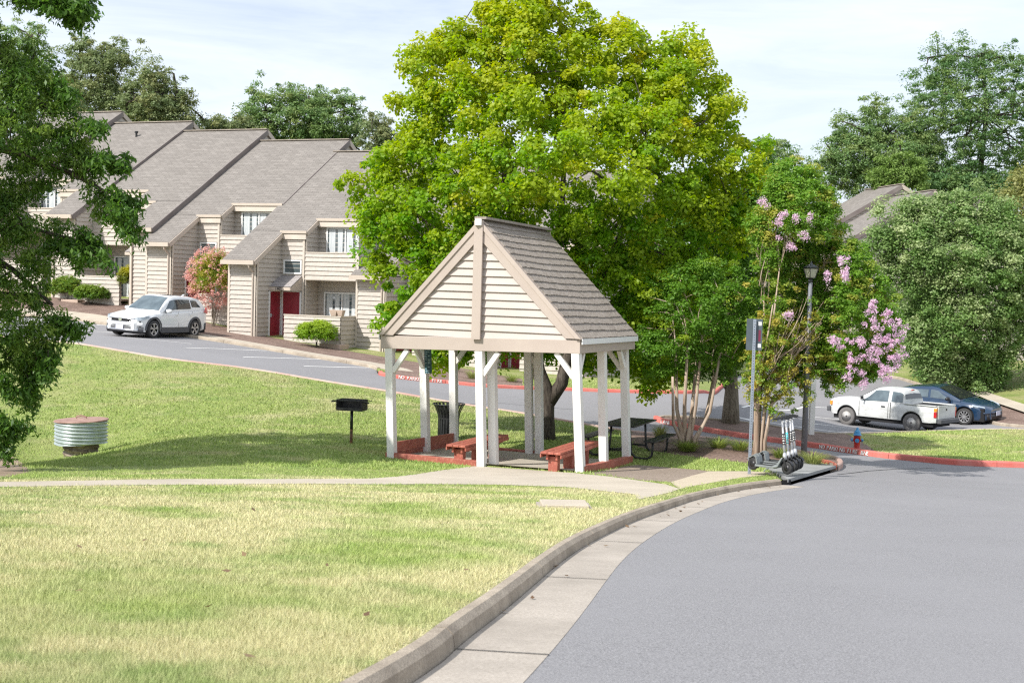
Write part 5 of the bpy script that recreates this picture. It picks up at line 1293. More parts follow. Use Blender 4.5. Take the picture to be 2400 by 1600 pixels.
# ---- old white pickup
PU = dict(name='pickup_truck', cat='pickup truck', x=(-2.25, 2.18), hw=.80, wr=.345, axles=(1.42, -1.28), arch=.43, sill=.40, tw=.22, rim=.60, spokes=0, flare=None, paint=M_OLDW, tyre=M_OLDT,
  under=[(-2.3, .04), (-2.0, 0), (2.0, 0), (2.2, .08)],
  wid=[(-2.26, .97), (-2.2, 1.0), (1.6, 1.0), (2.0, .97), (2.18, .90)],
  belt=[(-2.25, 1.02), (2.0, 1.0), (2.12, .96), (2.18, .90)],
  hood=[(-2.25, 1.02), (.80, 1.02), (.9, 1.08), (2.0, 1.045), (2.12, 1.0), (2.18, .92)],
  gh=dict(x=(-.96, 1.12), tumble=.14, roof=[(-.98, 1.04), (-.92, 1.35), (-.84, 1.53), (-.6, 1.565), (.1, 1.57), (.28, 1.54), (.55, 1.36), (1.12, 1.02)],
    side=[(-.28, .86, -.28, .28, .05, .54, M_CGL), (-.88, -.42, -.86, -.42, .07, .52, M_CGL)],
    screens=[(1.08, .30, 'windscreen', M_CGL), (-.955, -.90, 'rear_window', M_CGLD)]))
pu, gpp, pbody = vehicle(PU, 'old worn white pickup parked behind the fire hydrant')
bedm = MB(); bedm.box((-1.62, 0, 1.018), (1.15, 1.36, .012)); bedm.build('bed_opening', M_DARK, pu)
for s in (1, -1):
    rl = MB(); rl.box((-1.60, s*.745, 1.04), (1.28, .10, .035)); rl.build('bed_rail', M_OLDW, pu, bevel=.012)
    addp(pu, 'tail_light', M_TAIL, lambda m_: m_.box((-2.215, s*.755, .72), (.10, .10, .20)))
    addp(pu, 'rear_indicator', M_AMB, lambda m_: m_.box((-2.215, s*.755, .90), (.10, .10, .12)))
    addp(pu, 'front_indicator', M_AMB, lambda m_: m_.box((2.10, s*.755, .82), (.10, .07, .14)))
    addp(pu, 'door_handle', M_BLACK, lambda m_: m_.box((-.12, s*.815, .86), (.16, .02, .04)))
    for x_ in (.88, -.33): addp(pu, 'door_seam', M_BLACK, lambda m_: m_.box((x_, s*.806, .72), (.010, .012, .58)))
    addp(pu, 'bed_gap', M_BLACK, lambda m_: m_.box((-.98 if False else -.42-.0, s*.806, .74), (.018, .012, .60)))
    mo = addp(pu, 'wing_mirror', M_BLACK, lambda m_: m_.box((.70, s*.93, 1.13), (.06, .16, .13)), bevel=.015)
    addp(pu, 'mirror_arm', M_BLACK, lambda m_: m_.beam((.66, s*.79, 1.03), (.69, s*.9, 1.10), .025, .025), mo)
addp(pu, 'tailgate', M_OLDW, lambda m_: m_.box((-2.275, 0, .79), (.03, 1.36, .46)), bevel=.01)
addp(pu, 'tailgate_latch', M_BLACK, lambda m_: m_.box((-2.293, .05, .90), (.012, .09, .07)))
addp(pu, 'tailgate_top', M_OLDW, lambda m_: m_.box((-2.27, 0, 1.04), (.06, 1.38, .035)))
addp(pu, 'rear_bumper', M_CLAD, lambda m_: m_.box((-2.36, 0, .48), (.16, 1.50, .15)), bevel=.02)
addp(pu, 'front_bumper', M_CLAD, lambda m_: m_.box((2.20, 0, .58), (.16, 1.60, .20)), bevel=.03)
addp(pu, 'grille', M_BLACK, lambda m_: m_.box((2.165, 0, .82), (.05, 1.30, .18)))
addp(pu, 'mudflap', M_RUB, lambda m_: m_.box((-1.74, -.68, .34), (.02, .22, .32)))
addp(pu, 'roof_light', M_TAIL, lambda m_: m_.box((-.90, 0, 1.52), (.05, .16, .035)))
addp(pu, 'side_sill', M_CLAD, lambda m_: m_.box((.05, -.775, .385), (1.80, .05, .07)))
thp = math.atan2(math.sin(R(44.5)), -math.cos(R(44.5))); c1 = at(2085, 990, 49.0)
place(pu, (c1.x, c1.y), PU, thp)

# ---- blue hatchback beyond
BL = dict(name='parked_hatchback', cat='car', x=(-2.28, 2.30), hw=.89, wr=.325, axles=(1.38, -1.30), arch=.385, sill=.20, tw=.21, rim=.70, spokes=10, flare=None, paint=M_BLUE, tyre=M_TYRE,
  under=[(-2.3, .12), (-2.0, .0), (2.0, 0), (2.3, .02)],
  wid=[(-2.30, .74), (-2.1, .88), (-1.4, .98), (0, 1), (1.4, .98), (1.85, .92), (2.15, .80), (2.30, .55)],
  belt=[(-2.30, .88), (-2.1, 1.02), (-1.6, 1.02), (0, .95), (.9, .91), (1.5, .84), (1.95, .74), (2.2, .62), (2.3, .55)],
  hood=[(-2.30, .90), (-2.1, 1.04), (.9, 1.0), (1.1, .99), (1.6, .90), (2.0, .78), (2.2, .67), (2.3, .58)],
  gh=dict(x=(-2.1, 1.22), tumble=.20, roof=[(-2.1, 1.02), (-1.75, 1.24), (-1.3, 1.36), (-.5, 1.44), (.0, 1.45), (.3, 1.39), (.7, 1.20), (1.22, .95)],
    side=[(-.02, .90, -.04, .28, .09, .48, M_CGL), (-.98, -.12, -.90, -.14, .09, .48, M_CGL), (-1.5, -1.06, -1.2, -1.0, .14, .42, M_CGL)],
    screens=[(1.18, .26, 'windscreen', M_CGLD), (-2.05, -1.5, 'rear_window', M_CGLD)]))
bl, gpb, _ = vehicle(BL, 'dark blue hatchback parked beyond the white pickup facing the other way')
band(bl, BL, 1, .20, .42, 'front_grille', M_BLACK, .02, .72); band(bl, BL, 1, .44, .50, 'bumper_bar', M_BLUE, .03, .86)
addp(bl, 'number_plate', M_PLATE, lambda m_: m_.box((2.37, 0, .42), (.015, .34, .17)))
for s in (1, -1):
    addp(bl, 'headlight', M_LAMP, lambda m_: m_.prism([(2.12, s*.58, .62), (1.72, s*.80, .72), (1.66, s*.81, .80), (2.08, s*.60, .70)], (.03, s*.05, .01)))
    addp(bl, 'tail_light', M_TAIL, lambda m_: m_.prism([(-2.1, s*.76, .84), (-1.8, s*.83, .90), (-1.85, s*.80, 1.02), (-2.12, s*.72, .98)], (0, s*.05, 0)))
    mo = addp(bl, 'wing_mirror', M_BLACK, lambda m_: m_.lathe([(0, -.11), (.06, -.09), (.08, 0), (.07, .08), (0, .11)], (.78, s*.99, 1.0), n=12, axis='y'), smooth=True)
    for xh in (.0, -.95): addp(bl, 'door_handle', M_CHR, lambda m_: m_.beam((xh-.09, s*(wid(xh, BL)+.008), .83), (xh+.07, s*(wid(xh, BL)+.008), .82), .025, .03))
    for (xa, xb) in ((.98, .92), (-.05, -.06), (-.98, -1.02)): addp(bl, 'door_seam', M_DARK, lambda m_: m_.beam((xa, s*(wid(xa, BL)*.99+.003), .35), (xb, s*(wid(xb, BL)*.975+.003), .92), .004, .008))
c2 = at(2200, 965, 51.2)
place(bl, (c2.x+.1, c2.y), BL, thp-math.pi+R(0))
# ================================================================== vegetation
K = 1.0204
def D(pts): return [(x*K, y*K) for x, y in pts]
def crown_centres(poly, Y0, n, tmax, rpx, seed, lim=None, k=1.15, jo=.4):
    """clump centres filling a solid crown: thick in the middle, thinning towards its outline, front and back alike"""
    g = np.random.default_rng(seed); P = np.array(poly); lo, hi = P.min(0), P.max(0); out = []; cl = list(map(tuple, poly))+[tuple(poly[0])]
    while len(out) < n:
        q = g.uniform(lo, hi, (400, 2)); q = q[inpoly(q, poly)]
        if len(q) == 0: continue
        d = dist_line(q, cl); kk = d > rpx*.35; q, d = q[kk], d[kk]
        T = np.minimum(tmax, d*Y0/FPX*k+.15)
        s = np.where(g.random(len(q)) < .55, -1, 1)*g.random(len(q))**.35
        for (u, v), t, sg in zip(q, T, s):
            Y = Y0+t*sg
            if lim is not None: Y = lim(u, v, Y)
            if Y is None: continue
            p = at(u+g.normal()*rpx*jo, v+g.normal()*rpx*jo, Y)
            # keep clumps apart a little
            out.append((p.x, p.y, p.z, sg))
            if len(out) >= n: break
    return np.array(out)
def leaf_cloud(C, rc, nl, ls, asp=.62, flat=.7, upb=.6, seed=1, tint=None, droop=0, out_c=None, jit=.35, rvar=.35):
    """C (m,3) clump centres -> leaf quads. Leaves sit on the skin of each clump, facing out and up."""
    g = np.random.default_rng(seed); m = len(C); N = m*nl
    c = np.repeat(C, nl, 0); r = np.repeat(rc*(1+g.uniform(-rvar, rvar, m)), nl)
    d = g.normal(size=(N, 3)); d /= np.linalg.norm(d, axis=1)[:, None]; fl = g.random(N) < .55; d[fl, 2] = np.abs(d[fl, 2])
    rad = r*(g.random(N)**.45); p = c+d*rad[:, None]*np.array([1, 1, flat]); 
    if droop: p[:, 2] -= droop*g.random(N)**2*r
    nn = d*.55+np.array([0, 0, upb])+g.normal(size=(N, 3))*jit; nn /= np.linalg.norm(nn, axis=1)[:, None]
    t = g.normal(size=(N, 3)); 
    if droop: t = t*.6+d*np.array([.8, .8, 0])+np.array([0, 0, -droop*1.2])
    t -= (t*nn).sum(1)[:, None]*nn; t /= np.linalg.norm(t, axis=1)[:, None]+1e-9; b = np.cross(nn, t)
    l = ls*g.uniform(.65, 1.25, N); w = l*asp; l = l[:, None]; w = w[:, None]
    V = np.empty((N, 4, 3)); V[:, 0] = p-t*l*.5; V[:, 1] = p+b*w*.5-t*l*.08; V[:, 2] = p+t*l*.5; V[:, 3] = p-b*w*.5-t*l*.08
    V[:, 2] += nn*l*.08; V[:, 0] += nn*l*.04
    tt = np.repeat(tint if tint is not None else np.zeros(m), nl*4)
    return V.reshape(-1, 3), tt
def leafobj(name, V, tt, mats, parent):
    return npmesh(name, V, np.arange(len(V)).reshape(-1, 4), mats, parent, attrs={'tint': ('POINT', tt)})
def limb(mb, a, b, r0, r1, sag=.1, n=5, g=random, sides=7, lift=0):
    a = Vector(a); b = Vector(b); Ln = (b-a).length; pts = []; rs = []
    o = Vector((g.uniform(-1, 1), g.uniform(-1, 1), g.uniform(-.4, .6)))*Ln*sag
    for i in range(n+1):
        f = i/n; p = a.lerp(b, f)+o*math.sin(f*math.pi)+Vector((0, 0, lift*Ln*math.sin(f*math.pi))); pts.append(p); rs.append(r0+(r1-r0)*f)
    mb.tube(pts, rs, sides, cap=False); return pts
def barkmat(name, c1, c2, c3, sc=9, st=(1, 1, .25), bump=.8):
    return mat(name, c1, .9, c2=c2, scale=sc, stretch=st, c3=c3, s3=sc*2.2, bump=bump, bscale=sc*3, spec=.2)
M_BARK = barkmat('maple_bark', (.075, .06, .048), (.13, .11, .09), (.045, .036, .03))
M_BARKG = barkmat('grey_bark', (.19, .16, .12), (.28, .245, .19), (.12, .10, .07))
M_BARKC = barkmat('crape_myrtle_bark', (.38, .29, .215), (.50, .41, .33), (.26, .18, .13), sc=5, st=(1, 1, .15), bump=.4)
M_BARKD = barkmat('dark_bark', (.05, .042, .035), (.09, .075, .06), (.03, .025, .02))
def tree(name, label, cat, poly, Y0, base, trunkpath, n, rpx, nl, ls, leafm, barkm, tmax=4, seed=1, lim=None, tintf=None, flat=.7, nbranch=60, trunk_r=.2, group=None, asp=.62, droop=0, upb=.6, forks=None, branch_from=.45, C_extra=None, jit=.35, k=1.15, twig_r=.012, rvar=.35, jo=.4):
    """base (x,y); trunkpath: list of world points from the ground to the crown"""
    t = thing(name, label, cat, (base[0], base[1], tz(*base)), group=group)
    n = int(n*TREES)
    C = crown_centres(poly, Y0, n, tmax, rpx, seed, lim, k=k, jo=jo)
    P3 = C[:, :3]; rc = rpx*Y0/FPX; g = random.Random(seed); gn = np.random.default_rng(seed+5)
    tint = tintf(P3, gn) if tintf else np.zeros(len(P3))
    V, tt = leaf_cloud(P3, rc, nl, ls, seed=seed, tint=tint, flat=flat, asp=asp, droop=droop, upb=upb, jit=jit, rvar=rvar)
    leafobj('crown', V, tt, leafm, t)
    mb = MB(); tops = []
    for path, r0, r1 in trunkpath:
        path = [Vector(p) for p in path]; rs = [r0+(r1-r0)*i/(len(path)-1) for i in range(len(path))]; rs[0] *= 1.25 if path[0].z < tz(path[0].x, path[0].y)+.5 else 1
        mb.tube(path, rs, 12, cap=True); tops.append((path[-1], r1)); 
        if len(path) > 2: tops.append((path[-2], r1*1.3))
    mb.build('trunk', barkm, t, smooth=True)
    bm2 = MB()
    # limbs: group clumps round a few limb ends
    if nbranch:
        idx = gn.permutation(len(P3))[:max(3, nbranch//5)]; ends = []
        for i in idx:
            e = Vector(P3[i]); s_, r_ = min(tops, key=lambda q: (q[0]-e).length+(2 if q[0].z > e.z+.3 else 0))
            pts = limb(bm2, s_, s_.lerp(e, .92), r_*.55, max(twig_r*1.8, r_*.12), .09, 6, g, 7, .05); ends += pts[3:]
        for i in gn.permutation(len(P3))[:nbranch]:
            e = Vector(P3[i]); s_ = min(ends, key=lambda q: (q-e).length+(.6 if q.z > e.z else 0))
            if (s_-e).length < 4.5: limb(bm2, s_, e, twig_r*1.7, twig_r*.6, .1, 4, g, 5, .04)
        bm2.build('branches', barkm, t, smooth=True)
    return t
def W(u, v, Y): return at(u*K, v*K, Y)

# --- the big maple
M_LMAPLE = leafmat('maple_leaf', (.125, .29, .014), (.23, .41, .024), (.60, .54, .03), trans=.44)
mb_ = G(1288, 1052, .1); mY = 32.2; mg = Vector((W(1250, 1035, mY).x, mY, 0)); mg.z = tz(mg.x, mg.y)
MP = D([(1095, 10), (1110, -60), (1300, -90), (1335, 5), (1350, 60), (1400, 45), (1450, 60), (1480, 75), (1500, 110), (1520, 70), (1560, 75), (1610, 88), (1655, 130), (1662, 190), (1700, 205), (1712, 260), (1690, 290), (1745, 320), (1768, 380), (1760, 440), (1720, 470), (1740, 540), (1700, 600), (1640, 640), (1620, 760), (1560, 860), (1525, 915), (1470, 905), (1400, 865), (1330, 850), (1240, 820), (1180, 830), (1090, 850), (1010, 840), (975, 850), (960, 800), (925, 760), (880, 740), (860, 690), (880, 650), (850, 600), (825, 540), (815, 470), (768, 440), (770, 398), (830, 390), (865, 375), (858, 338), (915, 325), (925, 280), (905, 245), (893, 215), (920, 170), (930, 120), (985, 105), (1005, 65), (1055, 60), (1090, 80)])
def mlim(u, v, Y):
    if v > 470 and 880 < u < 1510: Y = max(Y, 31.0+random.random()*.8)
    return max(Y, 29.3)
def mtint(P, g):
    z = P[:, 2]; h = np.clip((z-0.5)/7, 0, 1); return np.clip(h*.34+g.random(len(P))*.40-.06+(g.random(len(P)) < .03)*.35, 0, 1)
f0 = mg+Vector((0, 0, -.3)); f1 = mg+Vector((.02, 0, 1.25)); 
L1 = [f0, mg+Vector((.0, 0, .7)), f1, W(1236, 850, mY), W(1228, 790, mY), W(1210, 700, mY+.3), W(1180, 560, mY+.6), W(1160, 420, mY+1), W(1150, 300, mY+1.2)]
L2 = [mg+Vector((.03, 0, .95)), W(1290, 880, mY), W(1303, 820, mY-.1), W(1330, 720, mY+.2), W(1400, 600, mY+.6), W(1450, 480, mY+1), W(1490, 360, mY+1.4)]
L3 = [W(1228, 790, mY), W(1270, 640, mY+.8), W(1290, 480, mY+1.5), W(1300, 300, mY+2), W(1270, 120, mY+2)]
L4 = [W(1205, 690, mY+.3), W(1090, 600, mY+.3), W(990, 520, mY+.5), W(900, 450, mY+.6)]
L5 = [W(1300, 780, mY+.2), W(1430, 690, mY+.8), W(1560, 620, mY+1.2), W(1650, 520, mY+1.6)]
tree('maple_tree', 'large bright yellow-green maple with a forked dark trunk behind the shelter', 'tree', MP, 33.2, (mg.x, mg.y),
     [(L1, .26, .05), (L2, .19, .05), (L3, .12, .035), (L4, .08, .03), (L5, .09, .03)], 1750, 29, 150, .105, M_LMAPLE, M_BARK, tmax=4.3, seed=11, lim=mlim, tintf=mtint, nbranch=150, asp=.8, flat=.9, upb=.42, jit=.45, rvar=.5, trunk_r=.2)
# --- dark tree beyond the side street
M_LDARK = leafmat('dark_leaf', (.075, .17, .022), (.13, .25, .032), (.32, .40, .04), trans=.35)
M_LCR1 = leafmat('crape_dark_leaf', (.09, .205, .022), (.16, .30, .032), (.36, .44, .04), trans=.35)
def t2tint(P, g): return (g.random(len(P)) < .16)*g.random(len(P))*.8
q = G(1712, 988, .1); tb = Vector((q[0], q[1], tz(*q)))
TP = D([(1470, 520), (1560, 450), (1640, 420), (1700, 440), (1745, 300), (1775, 340), (1790, 420), (1765, 500), (1775, 600), (1795, 660), (1800, 720), (1760, 790), (1720, 840), (1700, 880), (1640, 860), (1600, 880), (1560, 880), (1500, 820), (1450, 700)])
tree('shade_tree', 'dark green tree with a single grey trunk on the mulch island behind the crape myrtles', 'tree', TP, tb.y-1, (tb.x, tb.y),
     [([tb-Vector((0, 0, .3)), tb+Vector((0, 0, 1.2)), tb+Vector((-.05, 0, 2.2)), tb+Vector((-.1, .1, 4)), tb+Vector((0, .2, 6.2))], .27, .06), ([tb+Vector((0, 0, .95)), tb+Vector((-.55, 0, 1.9)), tb+Vector((-1.3, 0, 3.0))], .10, .05)], 560, 28, 150, .115, M_LDARK, M_BARKG, tmax=3.2, seed=21, tintf=t2tint, nbranch=70, asp=.75)
# --- first crape myrtle (brown multi-stem)
M_LCR = leafmat('crape_leaf', (.12, .26, .03), (.24, .39, .05), (.55, .44, .10), trans=.35)
M_PINK = leafmat('pink_blossom', (.64, .42, .57), (.78, .62, .72), None, trans=.3)
M_PALEPINK = leafmat('pale_coral_blossom', (.66, .34, .32), (.76, .50, .44), None, trans=.3)
q = G(1612, 1048, .1); q = (q[0], min(q[1], 32.5)); c1_ = Vector((at(1612, 1040, q[1]).x, q[1], 0)); c1_.z = tz(c1_.x, c1_.y)
stems = []
for i, (u, v) in enumerate(((1545, 865), (1552, 800), (1580, 780), (1600, 820), (1612, 775), (1640, 860), (1655, 810))):
    o = Vector(((i-3)*.075, ((i*37) % 5-2)*.06, -.2)); e = W(u, v, c1_.y+((i*53) % 7-3)*.18); mid = (c1_+o).lerp(e, .45)+Vector(((i-3)*.02, 0, 0)); stems.append(([c1_+o, c1_+o*.9+Vector((0, 0, .5)), mid, e], .075 if i in (1, 2, 3) else .05, .03))
CP1 = D([(1480, 720), (1510, 630), (1590, 590), (1680, 600), (1740, 660), (1735, 730), (1755, 790), (1690, 860), (1640, 840), (1590, 870), (1540, 860), (1480, 900), (1455, 800)])
tree('crape_myrtle', 'crape myrtle with a sheaf of pale brown stems behind the picnic table', 'tree', CP1, c1_.y+.3, (c1_.x, c1_.y), stems, 300, 22, 110, .075, M_LCR1, M_BARKC, tmax=1.6, seed=31, tintf=t2tint, nbranch=50, asp=.55, twig_r=.009)
# --- second crape myrtle with lilac pink flowers
q = (0, 29.6); c2_ = Vector((at(1782, 1062, 29.6).x, 29.6, 0)); c2_.z = tz(c2_.x, c2_.y)+.02
stems = []
for i, (u, v, r) in enumerate(((1742, 760, .045), (1755, 640, .045), (1790, 620, .045), (1850, 690, .04), (1880, 740, .04), (1920, 790, .035), (1835, 850, .035), (1775, 700, .045))):
    o = Vector((((i*29) % 7-3)*.04, ((i*37) % 5-2)*.05, -.2)); e = W(u, v, 30.0+((i*53) % 7-3)*.24); k1 = c2_+o*.9+Vector((0, 0, .6)); k2 = c2_+Vector((o.x*1.6+.05, o.y*1.5, 1.25+((i*17) % 5)*.08)); mid = k2.lerp(e, .5)+Vector((.05, 0, .05)); stems.append(([c2_+o, k1, k2, mid, e], r*1.15, .014))
CP2 = D([(1722, 560), (1728, 480), (1750, 470), (1760, 400), (1800, 368), (1850, 372), (1900, 420), (1930, 470), (1950, 540), (2000, 590), (2030, 640), (2050, 690), (2072, 750), (2065, 830), (2030, 870), (1960, 885), (1910, 905), (1870, 880), (1830, 905), (1790, 880), (1760, 850), (1725, 820), (1715, 760), (1770, 735), (1795, 690), (1770, 660), (1740, 640)])
def c2tint(P, g): return (g.random(len(P)) < .25)*g.random(len(P))*.7
cm2 = tree('crape_myrtle', 'crape myrtle with lilac pink blossom and bare fanning stems beside the lamp post', 'tree', CP2, 30.2, (c2_.x, c2_.y), stems, 1400, 19, 120, .07, M_LCR, M_BARKC, tmax=2.0, seed=41, tintf=c2tint, nbranch=90, asp=.55, twig_r=.009, lim=lambda u, v, Y: (Y if abs(u-1895) > 70 or v < 560 else max(Y, 30.45)))
twg = MB(); g_ = random.Random(8)
for k in range(40):
    f = g_.random(); a = W(1750+60*f, 900-60*g_.random(), 29.7+g_.uniform(-.4, .4)); b = W(1765+130*g_.random(), 690+g_.uniform(-20, 90), 29.8+g_.uniform(-.7, .7)); limb(twg, a, b, .013, .005, .05, 4, g_, 5)
for k in range(8):
    a = W(1745+g_.uniform(-10, 30), 640+g_.uniform(-60, 60), 29.9+g_.uniform(-.4, .4)); b = W(1735+70*g_.random(), 520+g_.uniform(-30, 60), 29.9+g_.uniform(-.5, .5)); limb(twg, a, b, .011, .005, .06, 4, g_, 5)
se = []
for pth, r0_, r1_ in stems:
    for k in range(42):
        f = g_.uniform(.5, 1); i_ = min(len(pth)-2, int(f*(len(pth)-1))); q_ = pth[i_].lerp(pth[i_+1], f*(len(pth)-1)-i_); se.append(tuple(q_+Vector((g_.gauss(0, .26), g_.gauss(-.12, .24), g_.gauss(0, .2)))))
V, tt = leaf_cloud(np.array(se), .13, 46, .07, asp=.55, flat=.8, seed=44, tint=np.random.default_rng(4).random(len(se))**2); leafobj('lower_leaves', V, tt, M_LCR, cm2)
twg.build('bare_twigs', M_BARKC, cm2, smooth=True)
FL = [(1825, 530, 15), (1838, 503, 11), (1872, 512, 14), (1884, 553, 8), (1856, 577, 8), (1783, 474, 8), (1970, 614, 10), (1984, 639, 9), (1977, 648, 10), (2043, 712, 7), (2043, 737, 13), (2081, 732, 9), (2084, 752, 15), (2100, 771, 14), (2041, 764, 11), (2063, 786, 13), (2081, 791, 14), (2016, 796, 14), (2016, 811, 12), (2052, 809, 13), (2106, 796, 12), (2038, 834, 12), (2063, 850, 14), (2088, 839, 12), (2070, 864, 14), (2072, 882, 13), (2006, 864, 12), (1991, 839, 9), (2099, 861, 12), (2023, 896, 10), (1970, 811, 7), (1948, 797, 6), (1895, 512, 9), (1852, 735, 6), (1940, 640, 6), (2095, 815, 12), (2060, 825, 9), (2110, 840, 10), (1990, 878, 8)]
fc_ = []; fr2 = []
for (u, v, r) in FL:
    for k in range(4): du, dv = g_.gauss(0, r*.75), g_.gauss(0, r*.8); fc_.append(tuple(at(u+du, v+dv, 28.35+g_.uniform(-.25, .3)+(.5 if v < 600 else 0))))
V, tt = leaf_cloud(np.array(fc_), .085, 60, .035, asp=.9, flat=1.1, seed=4, jit=.6); leafobj('blossom', V, tt, M_PINK, cm2)

# --- round pear trees on the right
M_LPEAR = leafmat('pear_leaf', (.10, .20, .05), (.21, .33, .09), (.46, .52, .27), trans=.3)
pb1 = Vector((at(2285, 930, 58).x, 58, 0)); pb1.z = tz(pb1.x, pb1.y)
PP = D([(1990, 590), (2010, 510), (2060, 475), (2130, 458), (2200, 452), (2270, 458), (2320, 470), (2370, 520), (2420, 600), (2430, 750), (2352, 840), (2320, 850), (2290, 890), (2240, 910), (2200, 900), (2150, 880), (2100, 870), (2080, 830), (2075, 760), (2080, 700), (2040, 640)])
def ptint(P, g): return g.random(len(P))**2*.9
tree('pear_tree', 'round grey-green pear tree above the blue and white parked cars', 'tree', PP, 58, (pb1.x, pb1.y),
     [([pb1-Vector((0, 0, .3)), pb1+Vector((-.15, 0, 1.2)), pb1+Vector((-.3, .1, 3)), pb1+Vector((-.5, .1, 7))], .36, .1), ([pb1+Vector((.25, 0, -.3)), pb1+Vector((.7, 0, 1.3)), pb1+Vector((1.0, .1, 3.2)), pb1+Vector((1.3, .1, 6))], .32, .1)], 1100, 25, 170, .12, M_LPEAR, M_BARKD, tmax=5, seed=51, tintf=ptint, nbranch=60, asp=.7, flat=.85, k=.9, rvar=.55, jo=.8)
pb2 = Vector((at(2560, 930, 60).x, 60, 0)); pb2.z = tz(pb2.x, pb2.y)
M_LOLIVE = leafmat('olive_leaf', (.20, .22, .07), (.29, .30, .10), (.38, .38, .16), trans=.3)
tree('pear_tree', 'olive green tree at the right edge rising above the round pear tree', 'tree', D([(2290, 470), (2300, 420), (2340, 385), (2420, 360), (2560, 360), (2640, 500), (2640, 760), (2500, 860), (2400, 820), (2370, 700), (2350, 560)]), 61, (pb2.x, pb2.y),
     [([pb2-Vector((0, 0, .3)), pb2+Vector((0, 0, 3)), pb2+Vector((0, 0, 8))], .35, .1)], 420, 28, 100, .16, M_LOLIVE, M_BARKD, tmax=4, seed=52, tintf=ptint, nbranch=20, asp=.7, flat=.85)
for (u, v, Y, h, r, lab) in ((2192, 905, 63, 5, .26, 'pale trunked tree just left of the double dark trunk behind the blue car'),):
    b = Vector((at(u, v, Y).x, Y, 0)); b.z = tz(b.x, b.y)
    tree('pear_tree', lab, 'tree', D([(2060, 700), (2120, 640), (2180, 660), (2200, 760), (2180, 840), (2130, 860), (2085, 830)]), Y, (b.x, b.y), [([b-Vector((0, 0, .3)), b+Vector((-.35, 0, 2)), b+Vector((-.8, 0, h))], r, .1)], 120, 26, 90, .17, M_LDARK, M_BARKG, tmax=2, seed=57, nbranch=8)

# --- drooping tree at the left edge
M_LLEFT = leafmat('drooping_leaf', (.05, .12, .020), (.12, .22, .038), (.30, .40, .08), trans=.35, rough=.4)
lt = Vector((-11.2, 23.2, 0)); lt.z = tz(lt.x, lt.y)
LP = D([(-640, 60), (-420, -330), (-120, -420), (40, -260), (10, -20), (-10, 60), (30, 85), (90, 100), (130, 150), (150, 200), (190, 250), (215, 290), (235, 330), (255, 350), (280, 360), (275, 390), (250, 410), (280, 440), (305, 460), (300, 490), (280, 520), (300, 545), (270, 550), (245, 500), (215, 450), (160, 420), (110, 440), (80, 470), (100, 520), (160, 500), (200, 540), (235, 600), (215, 610), (175, 560), (130, 600), (110, 650), (130, 700), (175, 755), (165, 790), (130, 790), (110, 850), (95, 910), (60, 925), (50, 870), (10, 860), (-60, 880), (-200, 800), (-400, 700), (-600, 400)])
LP = [(x-(x-150)*.22, y) if x > 150 else (x, y) for x, y in LP]
def ltint(P, g): return g.random(len(P))**2*.6
br_paths = [([lt-Vector((0, 0, .3)), lt+Vector((.1, 0, 2)), lt+Vector((.3, -.1, 4)), lt+Vector((.4, -.2, 6.5)), lt+Vector((.3, 0, 9))], .30, .10),
  ([lt+Vector((.3, -.1, 4.6)), W(-20, 190, 23), W(60, 215, 22.9), W(120, 260, 22.8)], .13, .05), ([lt+Vector((.3, -.1, 3.6)), W(-60, 330, 23), W(20, 345, 22.9), W(90, 375, 22.8), W(170, 400, 22.6), W(240, 440, 22.5)], .12, .03), ([lt+Vector((.2, 0, 2.6)), W(-60, 560, 23), W(30, 620, 22.8), W(120, 700, 22.6)], .09, .03), ([lt+Vector((.2, 0, 2.6)), W(-100, 480, 23), W(60, 520, 22.7), W(200, 560, 22.5)], .07, .02)]
ltree = tree('drooping_tree', 'dark leafy tree with drooping branches filling the left edge', 'tree', LP, 22.8, (lt.x, lt.y), br_paths, 2200, 26, 105, .09, M_LLEFT, M_BARKD, tmax=3.0, seed=61, tintf=ltint, nbranch=170, asp=.36, droop=.75, upb=.25, flat=.75, k=1.0, jit=.5, twig_r=.010, rvar=.5)
# loose sprays at its rim and the hanging tips at top and bottom
sp_ = []; tw = MB(); g_ = random.Random(12)
SPR = [((60, -20), (120, 10)), ((100, -30), (150, 15)), ((130, -20), (185, 25)), ((160, -30), (205, 10)), ((150, 10), (178, 55)), ((120, -30), (100, 8)), ((60, -30), (35, -2)), ((170, 10), (200, 30)),
       ((240, 380), (290, 365)), ((250, 440), (310, 465)), ((270, 490), (308, 545)), ((170, 540), (232, 600)), ((190, 530), (236, 575)), ((130, 740), (178, 762)), ((90, 800), (60, 925)), ((110, 800), (108, 860)), ((240, 480), (300, 500)),
       ((-40, 960), (30, 1000)), ((-50, 980), (48, 985)), ((-40, 1000), (20, 1040)), ((-60, 940), (15, 965)), ((200, 380), (245, 350)), ((150, 560), (190, 600)), ((60, 850), (75, 910)), ((0, 860), (30, 900)), ((130, 200), (165, 215)), ((200, 290), (240, 300))]
for (a, b) in SPR:
    for k in range(3):
        A_ = W(a[0]+g_.gauss(0, 6), a[1]+g_.gauss(0, 6), 22.4+g_.uniform(-.4, .4)); B_ = W(b[0]+g_.gauss(0, 7), b[1]+g_.gauss(0, 7), 22.4+g_.uniform(-.5, .5)); pts = limb(tw, A_, B_, .010, .004, .06, 6, g_, 4)
        for p_ in pts[1:]:
            for j in range(3): sp_.append(tuple(p_+Vector((g_.gauss(0, .06), g_.gauss(0, .06), g_.gauss(0, .05)-.03))))
V, tt = leaf_cloud(np.array(sp_), .14, 12, .125, asp=.36, droop=.8, upb=.2, seed=62, flat=.9, jit=.5); leafobj('outer_sprays', V, tt, M_LLEFT, ltree)
